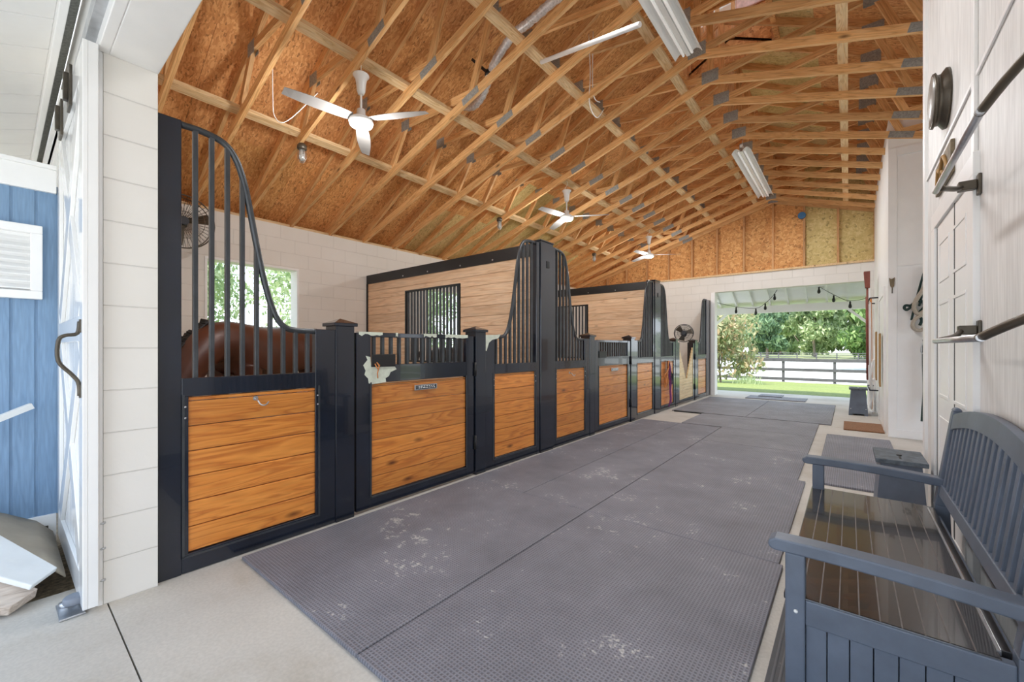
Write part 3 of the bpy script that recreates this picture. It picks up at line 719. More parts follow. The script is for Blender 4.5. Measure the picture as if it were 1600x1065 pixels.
def short_post(y0, label):
    t = thing('stall_post', label, 'post', (XF, y0, 0), 'short capped stall posts')
    mb = MB(); mb.box(XF - .14, XF + .006, y0, y0 + .14, 0, 1.375); mb.build('shaft', 'navy', t, .004)
    c = (XF - .067, y0 + .07)
    mb = MB(); w = .088
    mb.box(c[0] - w, c[0] + w, c[1] - w, c[1] + w, 1.372, 1.395)
    mb.add([(c[0] - w, c[1] - w, 1.395), (c[0] + w, c[1] - w, 1.395), (c[0] + w, c[1] + w, 1.395), (c[0] - w, c[1] + w, 1.395), (c[0], c[1], 1.43)],
           [(0, 1, 4), (1, 2, 4), (2, 3, 4), (3, 0, 4)])
    mb.build('post_cap', 'navy', t, .003)
    return t
def stall_door(a, label, kind='grille'):
    y0, y1 = a, a + 1.22
    t = thing('stall_door', label, 'stall door', (XF, y0, 0), 'stall doors')
    X1 = XF - .004; X0 = X1 - .045
    mb = MB()
    mb.box(X0, X1, y0, y0 + .12, .02, 1.33); mb.box(X0, X1, y1 - .10, y1, .02, 1.33)
    mb.box(X0, X1, y0 + .12, y1 - .10, .02, .105)
    if kind == 'grille':
        mb.box(X0, X1, y0 + .12, y1 - .10, .955, 1.09); mb.box(X0 + .006, X1 - .004, y0 + .1, y1 - .08, 1.30, 1.335)
    mb.build('frame', 'navy', t, .003)
    if kind == 'grille':
        mb = MB(); boards(mb, y0 + .12, y1 - .10, .108, .945, X0 + .01, X1 - .012); mb.build('board_panel', 'pine', t, .004)
        mb = MB()
        for (p, q, r_, s_) in ((y0 + .112, y0 + .124, .095, .96), (y1 - .104, y1 - .092, .095, .96), (y0 + .112, y1 - .092, .092, .102)): mb.box(X1, X1 + .004, p, q, r_, s_)
        mb.build('edge_trim', 'bar', t)
        n = 13
        for j in range(n):
            y = y0 + .155 + j * (1.22 - .30) / (n - 1)
            mb = MB(); mb.box(X0 + .008, X1 - .008, y - .0115, y + .0115, 1.085, 1.305); mb.build('bar', 'bar', t, .003)
        mb = MB(); mb.box(X1, X1 + .012, y0 + .12, y0 + .33, 1.075, 1.17)
        l = mb.build('latch_plate', 'black', t, .004)
        mb = MB(); mb.box(X1 + .001, X1 + .006, y0 + .52, y0 + .76, .868, .912)
        n_ = mb.build('nameplate', 'steel', t, .002)
        mb = MB(); mb.box(X1 + .006, X1 + .0075, y0 + .53, y0 + .75, .874, .906); mb.build('nameplate_field', 'navy', n_)
        mb = MB()
        for r_ in (.882, .895):
            yy = y0 + .56
            while yy < y0 + .72:
                w = random.uniform(.01, .025); mb.box(X1 + .0075, X1 + .0082, yy, yy + w, r_, r_ + .006); yy += w + .008
        mb.build('lettering', 'vinyl', n_)
    else:      # boards cut into a deep neck yoke
        mb = MB(); z = .108; ym = (y0 + y1) / 2 + .02
        while z < 1.30:
            z2 = z + .062
            hw = max(0, (z - .55) / (1.31 - .55)) * .50 + (.07 if z > .52 else 0)
            if hw <= 0: mb.box(X0 + .008, X1 - .008, y0 + .12, y1 - .10, z + .002, z2)
            else:
                if ym - hw > y0 + .125: mb.box(X0 + .008, X1 - .008, y0 + .12, ym - hw, z + .002, z2)
                if ym + hw < y1 - .105: mb.box(X0 + .008, X1 - .008, ym + hw, y1 - .10, z + .002, z2)
            z = z2
        mb.build('board_panel', 'cream_board', t, .003)
    for z in (.25, .95):
        mb = MB(); mb.tube([(XF + .008, y1 + .010, z), (XF + .008, y1 + .010, z + .13)], .011, 8); mb.build('hinge', 'black', t)
    return t
def flake(mb, pts, x, th=.0016): mb.prism(pts, 'X', x, x + th)

NAMES = ['nearest stall', 'middle stall', 'farthest stall']
for s_ in range(3):
    a = .62 + 3.66 * s_; b = a + 3.26
    fixed_panel(a, 1, 'navy framed pine panel with curved bar grille, camera-side panel of the ' + NAMES[s_])
    fixed_panel(b, -1, 'navy framed pine panel with curved bar grille, panel past the door of the ' + NAMES[s_])
    short_post(a + .86, 'short navy capped post before the door of the ' + NAMES[s_])
    short_post(b - .86 - .14, 'short navy capped post at the hinge side of the door of the ' + NAMES[s_])
    dr = stall_door(a + 1.02, ['low navy stall door with pine boards, peeled paint and nameplate, in the nearest stall',
                               'low navy stall door with pine boards and bars, in the middle stall',
                               'pale board stall door with V-shaped neck opening, in the farthest stall'][s_], 'yoke' if s_ == 2 else 'grille')
    if s_ == 0:
        # peeled patches down to pale metal
        y0 = a + 1.02; X1 = XF - .004
        random.seed(3)
        mb = MB()
        top = [(y0 + .06 + i * .03, .0) for i in range(12)]
        out = [(y0 + .075, 1.16), (y0 + .115, 1.15), (y0 + .12, 1.075), (y0 + .33, 1.072), (y0 + .345, 1.05), (y0 + .29, 1.03), (y0 + .275, 1.0), (y0 + .245, .985), (y0 + .25, .955),
               (y0 + .13, .945), (y0 + .10, .955), (y0 + .095, .99), (y0 + .065, 1.02), (y0 + .075, 1.05), (y0 + .055, 1.09), (y0 + .09, 1.13)]
        flake(mb, out, X1); mb.build('bare_patch', 'pale_chip', dr)
        mb = MB()
        for (p, q) in ((y0 + .02, y0 + .22), (y0 + .34, y0 + .36), (y0 + .62, y0 + .76), (y0 + .86, y0 + 1.14)):
            zz = 1.337; n = 8
            pts = [(p + (q - p) * i / n, zz + .0) for i in range(n + 1)] + [(q - (q - p) * i / n, zz - random.uniform(.014, .034)) for i in range(n + 1)]
            flake(mb, pts, X1 - .001)
            mb.box(X1 - .04, X1 + .0, p, q, 1.3345, 1.338)
        mb.build('bare_patch', 'pale_chip', dr)
        mb = MB(); mb.tube(smoothpts([(X1 + .02, y0 + .155, 1.11), (X1 + .028, y0 + .17, 1.08), (X1 + .024, y0 + .16, 1.03), (X1 + .02, y0 + .165, .99)]), .005, 6)
        mb.tube(smoothpts([(X1 + .02, y0 + .14, 1.10), (X1 + .03, y0 + .16, 1.06), (X1 + .02, y0 + .18, 1.09)]), .005, 6)
        mb.build('latch_cord', 'rope_tan', dr)
        # peeled corner on the panel past the door
        mb = MB(); ya = b - .86
        flake(mb, [(ya, 1.345), (ya + .17, 1.35), (ya + .23, 1.36), (ya + .19, 1.315), (ya + .1, 1.30), (ya + .05, 1.27), (ya + .015, 1.19), (ya, 1.19)], XF, .002)
        pnl = [o for o in C.objects if o.name.startswith('grille_screen')][1]
        mb.build('bare_patch', 'pale_chip', pnl)
# tall posts
for i, (y0, y1, lab) in enumerate(((YF1 + .004, .62, 'tall narrow navy post against the white block wall'), (3.88, 4.28, 'tall wide navy post between the nearest and middle stalls'),
                                   (7.54, 7.94, 'tall wide navy post between the middle and farthest stalls'), (11.2, 11.58, 'tall navy post at the far doorway jamb'))):
    t = thing('tall_stall_post', lab, 'post', (XF, y0, 0), 'tall stall posts')
    mb = MB()
    if i in (1, 2):
        mb.box(XF - .05, XF, y0, y0 + .07, 0, 2.44); mb.box(XF - .05, XF, y1 - .07, y1, 0, 2.44)
        mb.box(XF - .14, XF + .012, y0 + .07, y1 - .07, 0, 2.46)
    else: mb.box(XF - .05, XF, y0, y1, 0, 2.44)
    mb.build('shaft', 'navy', t, .004)
    if i in (1, 2):
        mb = MB(); mb.box(XF - .16, XF + .02, y0 + .06, y1 - .06, 2.46, 2.475); mb.build('post_cap', 'navy', t, .003)
        mb = MB(); mb.box(XF + .012, XF + .018, y0 + .19, y0 + .24, 2.16, 2.24); mb.build('bracket', 'black', t)
# hooks
def hook(y, z, label):
    mb = MB(); mb.lathe([(.014, 0), (.014, .004)], (XF - .010, y, z), 12, 'X')
    mb.tube(smoothpts([(XF - .008, y, z), (XF + .03, y, z - .012), (XF + .04, y + .012, z - .035), (XF + .045, y + .035, z - .04), (XF + .042, y + .055, z - .022)]), .0045, 8)
    tag(mb.build('wall_hook', 'steel'), label, 'hook', 'metal hooks on the pine panels')
hook(.98, .915, 'bright metal hook on the pine boards of the nearest panel')
hook(4.62, .90, 'small metal hook on the pine boards past the first tall post')

# partitions between stalls
for i, c in enumerate((4.08, 7.74)):
    t = thing('stall_partition', ['pale pine partition with barred window between the nearest and middle stalls', 'pine partition with barred window between the middle and farthest stalls'][i],
              'partition', (XB, c, 0), 'pine stall partitions')
    xa, xb_ = XB + .01, XF - .15
    gx0, gx1, gz0, gz1 = -5.46, -4.22, 1.0, 2.12
    mb = MB()
    lv = sorted([.137 * q for q in range(17)] + [gz0, gz1, 2.33])
    for z, z2 in zip(lv[:-1], lv[1:]):
        ga = .0015 if z not in (gz0, gz1) else 0; gb = .0015 if z2 not in (gz0, gz1) else 0
        for (p, q) in (((xa, gx0), (gx1, xb_)) if z >= gz0 - 1e-6 and z2 <= gz1 + 1e-6 else ((xa, xb_),)):
            mb.box(p + .01, q, c - .02, c + .02, z + ga, z2 - gb)
    mb.build('board_panel', 'pine_pale', t, .003)
    mb = MB(); mb.box(xa, xb_, c - .035, c + .035, 2.325, 2.475); mb.build('top_rail', 'black', t, .003)
    mb = MB(); mb.box(xa - .005, xa + .03, c - .035, c + .035, 0, 2.325); mb.build('wall_channel', 'black', t)
    mb = MB()
    for (p, q, r_, s2) in ((gx0, gx0 + .025, gz0 + .025, gz1 - .025), (gx1 - .025, gx1, gz0 + .025, gz1 - .025), (gx0, gx1, gz1 - .025, gz1), (gx0, gx1, gz0, gz0 + .025)): mb.box(p, q, c - .028, c + .028, r_, s2)
    mb.build('window_frame', 'black', t)
    for j in range(16):
        x = gx0 + .06 + j * (gx1 - gx0 - .12) / 15
        mb = MB(); mb.box(x - .014, x + .014, c - .014, c + .014, gz0 + .02, gz1 - .02); mb.build('bar', 'bar', t, .003)
    for x in (-5.5, -4.9, -4.2, -3.6):
        mb = MB(); mb.lathe([(.012, 0), (.009, -.006)], (x, c - .035, 2.36), 10, 'Y'); mb.build('bolt', 'steel', t)

# halters hanging at the third stall's first panel
random.seed(11)
t = thing('rope_halters', 'bundle of tan, purple and black halters and lead ropes hanging on the farthest stall panel', 'halters', (XF, 8.25, .95))
for (m_, y, z1, sw) in (('rope_tan', 8.12, .45, .12), ('rope_tan', 8.05, .55, .08), ('redbrown', 8.2, .62, .06), ('rope_purple', 8.28, .06, .03), ('rope_purple', 8.34, .12, .04), ('rope_black', 8.42, .45, .12),
                        ('rope_black', 8.48, .5, .12), ('rope_pink', 8.45, .2, .05), ('rope_black', 8.36, .55, .1), ('rope_tan', 8.16, .5, .1)):
    mb = MB(); x = XF + random.uniform(.02, .06)
    pts = [(x - .01, 8.27, .96)]
    for j in range(1, 7):
        f = j / 6; pts.append((x + random.uniform(-.01, .015), 8.27 + (y - 8.27) * min(1, f * 1.6) + random.uniform(-sw, sw) * .4, .96 + (z1 - .96) * f))
    mb.tube(smoothpts(pts, 4), .011, 6); 
    if sw > .09:
        c0 = pts[-1]; mb.tube([(c0[0], c0[1] + .06 * math.sin(q), c0[2] + .08 + .08 * math.cos(q)) for q in [k2 * math.pi / 6 for k2 in range(13)]], .010, 6)
    mb.build('strap', m_, t)

# ------------------------------------------------------------------ fans and lights in the roof
def ceiling_fan(x, y, zmotor, label):
    t = thing('ceiling_fan', label, 'ceiling fan', (x, y, zmotor), 'white ceiling fans')
    mb = MB(); mb.lathe([(.075, .46), (.078, .45), (.055, .42), (.045, .36), (.040, .30), (.028, .27), (.012, .265)], (0, 0, 0), 24); mb.build('canopy', 'enamel', t, local=True)
    mb = MB(); mb.lathe([(.011, .07), (.011, .30)], (0, 0, 0), 12); mb.build('downrod', 'enamel', t, local=True)
    mb = MB(); mb.lathe([(.04, .12), (.045, .06), (.075, .045), (.11, .02), (.118, .0), (.112, -.02)], (0, 0, 0), 28); mb.build('motor', 'enamel', t, local=True)
    mb = MB(); mb.lathe([(.106, -.019), (.108, -.03), (.085, -.045), (.01, -.052)], (0, 0, 0), 28); mb.build('lamp_disc', 'lamp', t, local=True)
    for k2 in range(3):
        mb = MB(); n = 8; vs = []
        for i in range(n + 1):
            r = .10 + i * (.70 - .10) / n; w = .035 + .035 * math.sin(math.pi * min(1, .15 + i / n * .8))
            zz = .018 - .02 * (i / n)
            vs += [(r, -w, zz - .010), (r, w, zz + .012), (r, w, zz + .015), (r, -w, zz - .007)]
        o0 = len(mb.v); mb.v += vs
        for i in range(n):
            for q in range(4):
                a = o0 + i * 4 + q; b2 = o0 + i * 4 + (q + 1) % 4; mb.f.append((a, b2, b2 + 4, a + 4)); mb.mi.append(0); mb.smooth.append(False)
        mb.f.append((o0, o0 + 1, o0 + 2, o0 + 3)); mb.mi.append(0); mb.smooth.append(False)
        e = o0 + n * 4; mb.f.append((e, e + 1, e + 2, e + 3)); mb.mi.append(0); mb.smooth.append(False)
        o = mb.build('blade', 'blade', t, local=True); o.rotation_euler = (0, 0, R(25 + 120 * k2))
    ld = bpy.data.lights.new('fan_lamp', 'POINT'); ld.shadow_soft_size = .10; ld.energy = LAMP_FAN; ld.color = (1, .98, .96)
    lo = bpy.data.objects.new('fan_lamp', ld); C.objects.link(lo); lo.parent = t; lo.location = (0, 0, -.16)
    # power cord up to the runner
    mb = MB(); mb.tube(smoothpts([(0, 0, .46), (-.05, .03, .52), (.03, -.02, .56), (-.02, 0, .66)]), .004, 6); mb.build('power_cord', 'white', t, local=True)
    return t
for (x, y, z, lab) in ((-3.70, 2.23, 3.42, 'white ceiling fan with lamp above the nearest stall front'), (-3.70, 6.04, 3.41, 'white ceiling fan above the middle stall front'),
                       (-3.70, 9.76, 3.41, 'small looking white ceiling fan above the farthest stall')):
    ceiling_fan(x, y, z, lab)
def shop_light(y0, y1, label, parts=2):
    x, z = AX + .05, 4.42
    t = thing('shop_light', label, 'shop light', (x, y0, z), 'white fluorescent shop lights')
    mb = MB(); n = 6; prof = []
    # double trough reflector, opening downwards
    for i in range(n + 1):
        q = i / n; prof.append((-.14 + q * .12, -.02 + .05 * math.sin(math.pi * q) - .02 * (1 - q)))
    prof.append((-.02, -.035)); prof.append((.02, -.035))
    for i in range(n + 1):
        q = i / n; prof.append((.02 + q * .12, -.02 + .05 * math.sin(math.pi * q) - .02 * q))
    top = [(px, pz + .008) for px, pz in prof]
    poly = [(x + px, z + pz) for px, pz in prof] + [(x + px, z + pz) for px, pz in reversed(top)]
    L_ = (y1 - y0) / parts
    for p in range(parts):
        mm = MB(); mm.prism(poly, 'Y', y0 + p * L_ + .004, y0 + (p + 1) * L_ - .004)
        mm.build('reflector', 'enamel', t)
    for s in (-1, 1):
        mm = MB(); mm.tube([(x + s * .045, y0 + .03, z - .03), (x + s * .045, y1 - .03, z - .03)], .013, 10); mm.build('tube', 'tube', t)
    mm = MB(); mm.box(x - .02, x + .02, y0, y1, z + .04, z + .08); mm.build('ballast', 'enamel', t)
    for yy in (y0 + .1, y1 - .1):
        mm = MB(); mm.tube([(x, yy, z + .07), (x, yy, ZA + .12)], .004, 6); mm.build('hanger', 'steel', t)
    ld = bpy.data.lights.new('shop_lamp', 'AREA'); ld.shape = 'RECTANGLE'; ld.size = .2; ld.size_y = y1 - y0 - .1; ld.energy = LAMP_TUBE; ld.color = (.95, .975, 1)
    lo = bpy.data.objects.new('shop_lamp', ld); C.objects.link(lo); lo.parent = t; lo.location = (0, (y1 - y0) / 2, -.06)
    return t
shop_light(2.25, 4.72, 'white fluorescent shop light cut by the top of the frame')
shop_light(7.55, 10.15, 'white double fluorescent shop light farther down the aisle')
# caged jar lights
for i, y in enumerate((2.16, 5.58, 9.1)):
    x, z = -4.80, 3.40
    t = thing('jar_light', 'small caged jar light above the %s' % NAMES[i], 'jar light', (x, y, z), 'caged jar lights')
    mb = MB(); mb.lathe([(.035, .12), (.05, .10), (.05, .06), (.035, .05)], n=16); mb.build('socket', 'brown_metal', t, local=True)
    mb = MB(); mb.lathe([(.030, .05), (.034, .0), (.032, -.05), (.015, -.075), (.002, -.08)], n=16); mb.build('glass_jar', 'bulb', t, local=True)
    mb = MB()
    for q in range(6):
        a = q * math.pi / 3; mb.tube([(.04 * math.cos(a), .04 * math.sin(a), .05), (.043 * math.cos(a), .043 * math.sin(a), -.04), (.02 * math.cos(a), .02 * math.sin(a), -.09), (0, 0, -.095)], .0025, 5)
    mb.build('cage', 'steel', t, local=True)
# flexible duct, pipe and cables in the roof
t = thing('flexible_duct', 'silver flexible duct hanging among the roof trusses', 'duct', (-3.4, 3.8, 4.2))
from_px = lambda u, v, y: (lambda r, z: ((math.cos(YAW) * r - math.sin(YAW)) * y / (math.sin(YAW) * r + math.cos(YAW)), y, H + z * y / (math.sin(YAW) * r + math.cos(YAW))))((u - 800) / FPX, (543 - v) / FPX)
P = smoothpts([from_px(u, v, 3.68) for u, v in ((900, -25), (862, 4), (828, 34), (802, 55), (776, 92), (764, 122), (753, 150), (738, 166), (720, 165))], 8)
mb = MB(); rad = [.048 + .004 * math.sin(i * 2.4) for i in range(len(P))]; mb.tube(P, .05, 14, radii=rad); mb.build('duct_body', 'foil', t)
mb = MB(); a = Vector(from_px(765, 116, 3.68)); b_ = Vector(from_px(742, 96, 3.68)); mb.beam(a, b_, .11, .03); mb.lathe([(.058, -.03), (.058, .03)], a, 16); mb.build('strap', 'black', t)
mb = MB(); mb.tube([from_px(846, 97, 3.62), from_px(1000, 38, 3.30)], .022, 10)
tag(mb.build('conduit_pipe', 'white'), 'white plastic pipe slanting between the trusses', 'pipe')
mb = MB(); mb.tube(smoothpts([(-2.5, 4.6, 5.1), (-2.48, 4.6, 4.6), (-2.5, 4.62, 4.25), (-2.47, 4.75, 4.12), (-2.5, 5.0, 4.34)]), .006, 6)
mb.tube(smoothpts([(-2.44, 4.6, 5.1), (-2.46, 4.62, 4.5), (-2.44, 4.64, 4.3), (-2.45, 4.8, 4.33)]), .006, 6)
tag(mb.build('electric_cable', 'white'), 'thin white cables drooping between the trusses mid roof', 'cable')
mb = MB(); mb.tube(smoothpts([(-4.2, 1.62, 4.0), (-4.22, 1.63, 3.6), (-4.25, 1.66, 3.42), (-4.2, 1.75, 3.40), (-4.1, 2.0, 3.75)]), .004, 6)
tag(mb.build('electric_cable', 'white'), 'thin cable drooping left of the nearest ceiling fan', 'cable')
mb = MB(); mb.tube([(-4.1, YE0 - .03, 3.1), (-4.1, YE0 - .03, 1.7), (-4.0, YE0 - .05, 1.5)], .006, 6)
tag(mb.build('electric_cable', 'rope_black'), 'dark cable running down the far block wall to the wall fan', 'cable')
mb = MB(); p = from_px(1253, 337, YE0 - .02); mb.lathe([(.075, 0), (.08, .05), (.03, .06)], (p[0], YE0 - .08, p[2]), 14, 'Y')
tag(mb.build('electric_box', 'blue_box'), 'round blue electric box on the gable studs', 'electric box')

# ------------------------------------------------------------------ wall fans
def cage_fan(loc, r, rot, label, mat_='rope_black', stand=True):
    t = thing('wall_fan', label, 'fan', loc); t.rotation_euler = rot
    mb = MB()
    mb.tube([(r * math.cos(a), r * math.sin(a), 0) for a in [i * math.pi / 16 for i in range(33)]], .008, 6, False)
    mb.tube([(r * .95 * math.cos(a), r * .95 * math.sin(a), -.08) for a in [i * math.pi / 16 for i in range(33)]], .006, 6, False)
    for i in range(40):
        a = i * math.pi / 20
        mb.tube([(.05 * math.cos(a), .05 * math.sin(a), .05), (r * .7 * math.cos(a), r * .7 * math.sin(a), .045), (r * math.cos(a), r * math.sin(a), 0), (r * .95 * math.cos(a), r * .95 * math.sin(a), -.08), (.06 * math.cos(a), .06 * math.sin(a), -.11)], .0022, 4)
    for q in (.35, .65):
        mb.tube([(r * q * math.cos(a), r * q * math.sin(a), .048) for a in [i * math.pi / 12 for i in range(25)]], .003, 4, False)
    mb.build('cage', mat_, t, local=True)
    mb = MB(); mb.lathe([(.05, .055), (.05, -.03), (.07, -.10), (.06, -.22), (.02, -.24)], n=18); mb.build('motor', 'rope_black', t, local=True)
    for k2 in range(3):
        mb = MB(); mb.add([(.04, -.03, .01), (r * .85, -.09, .03), (r * .88, .05, -.03), (.04, .03, -.01), (.04, -.03, .016), (r * .85, -.09, .036), (r * .88, .05, -.024), (.04, .03, -.004)],
                          [(0, 1, 2, 3), (4, 5, 6, 7), (0, 1, 5, 4), (1, 2, 6, 5), (2, 3, 7, 6), (3, 0, 4, 7)])
        o = mb.build('blade', 'brown_metal', t, local=True); o.rotation_euler = (0, 0, R(120 * k2 + 20))
    mb = MB(); mb.tube([(0, 0, -.2), (0, -.02, -.3)], .02, 8); mb.build('bracket', 'rope_black', t, local=True)
    return t
cage_fan((XB + .33, 1.40, 2.74), .32, (R(90), 0, R(90)), 'large wire cage fan high on the side wall of the nearest stall', 'brown_metal')
p = from_px(1069, 520, 9.6)
cage_fan((-3.15, 10.6, 1.58), .22, (R(80), 0, R(15)), 'small dark cage fan above the V-shaped door of the farthest stall')
mb = MB(); mb.box(-3.24, -3.08, 11.2, 11.48, -.02, 1.36)  # plain black panel put in for the dark area behind the yoke
tag(mb.build('dark_panel', 'black', None, .01), 'black upright panel seen through the V-shaped door opening', 'bin')

# ------------------------------------------------------------------ horses
def horse(loc, rz, label, mat_, sc=1.0):
    """faces +X locally, head down; continuous skinned body"""
    t = thing('horse', label, 'horse', loc, rz=rz); t.scale = (sc, sc, sc)
    V = []; E_ = []; Rr = []
    def v(x, y, z, rx, ry=None, par=None):
        V.append((x, y, z)); Rr.append((rx, ry or rx)); i = len(V) - 1
        if par is not None: E_.append((par, i))
        return i
    pel = v(-.55, 0, 1.265, .29)
    rump = v(-.80, 0, 1.17, .22, par=pel)
    bar = v(-.20, 0, 1.09, .30, par=pel); bar2 = v(.15, 0, 1.04, .31, par=bar); sh = v(.46, 0, 1.12, .28, par=bar2)
    wi = v(.62, 0, 1.22, .20, par=sh)
    n1 = v(.84, 0, 1.13, .175, par=wi); n2 = v(1.02, 0, .93, .145, par=n1); n3 = v(1.13, 0, .72, .12, par=n2)
    po = v(1.20, 0, .56, .105, par=n3); h1 = v(1.27, 0, .42, .095, par=po); h2 = v(1.37, 0, .26, .068, par=h1); h3 = v(1.43, 0, .16, .058, par=h2)
    for s in (-1, 1):
        a = v(-.60, s * .16, 1.02, .17, par=pel); b2 = v(-.48, s * .17, .80, .11, par=a); c2 = v(-.72, s * .16, .53, .060, par=b2); d2 = v(-.67, s * .16, .30, .042, par=c2); e2 = v(-.66, s * .16, .10, .045, par=d2); v(-.61, s * .16, .03, .055, par=e2)
        a = v(.46, s * .15, .95, .13, par=sh); b2 = v(.44, s * .15, .72, .075, par=a); c2 = v(.46, s * .15, .46, .052, par=b2); d2 = v(.46, s * .15, .25, .038, par=c2); e2 = v(.47, s * .15, .09, .042, par=d2); v(.51, s * .15, .03, .052, par=e2)
        ea = v(1.24, s * .06, .62, .022, par=po); v(1.30, s * .09, .70, .010, par=ea)
    me = bpy.data.meshes.new('horse_body'); me.from_pydata(V, E_, [])
    o = bpy.data.objects.new('body', me); C.objects.link(o); o.parent = t
    me.materials.append(M[mat_])
    sk = o.modifiers.new('skin', 'SKIN'); sk.use_smooth_shade = True
    for i, (rx, ry) in enumerate(Rr): me.skin_vertices[0].data[i].radius = (rx, ry)
    for i in range(len(V)): me.skin_vertices[0].data[i].use_root = (i == 0)
    ss = o.modifiers.new('sub', 'SUBSURF'); ss.levels = 2; ss.render_levels = 2
    mb = MB()   # mane along the crest
    for i in range(60):
        f = i / 59; P0 = Vector((.74, 0, 1.40)).lerp(Vector((1.12, 0, 1.10)), min(1, f * 1.8)) if f < .55 else Vector((1.12, 0, 1.10)).lerp(Vector((1.30, 0, .68)), (f - .55) / .45)
        s = random.uniform(-1, -.4); w = random.uniform(.02, .05)
        mb.tube([P0 + Vector((0, 0, -.05)), P0 + Vector((.01, s * .07, -.03)), P0 + Vector((.0, s * .14, -.14 - w))], .012, 5, radii=[.014, .012, .003])
    mb.build('mane', 'mane', t, local=True)
    mb = MB()
    for i in range(24):
        a = random.uniform(-.05, .05); b2 = random.uniform(-.05, .05)
        mb.tube(smoothpts([(-.97, a * .3, 1.28), (-1.07, a, 1.1), (-1.06, a * 1.3, .8), (-1.03 + b2, a * 1.4, .45)], 3), .016, 5)
    mb.build('tail', 'mane', t, local=True)
    mb = MB()
    for s in (-1, 1): mb.lathe([(.002, 0), (.018, .004), (.018, .012), (.002, .018)], (1.33, s * .082 - .009, .40), 10, 'Y')
    mb.build('eyes', 'black', t, local=True)
    return t
horse((-5.16, 1.93, -.02), R(-55), 'reddish brown horse with lowered head standing in the nearest stall behind the bars', 'horse', 1.10)
horse((-5.3, 5.2, -.02), R(84), 'near-black horse seen only as a dark back through the partition window', 'horse_dark', .92)

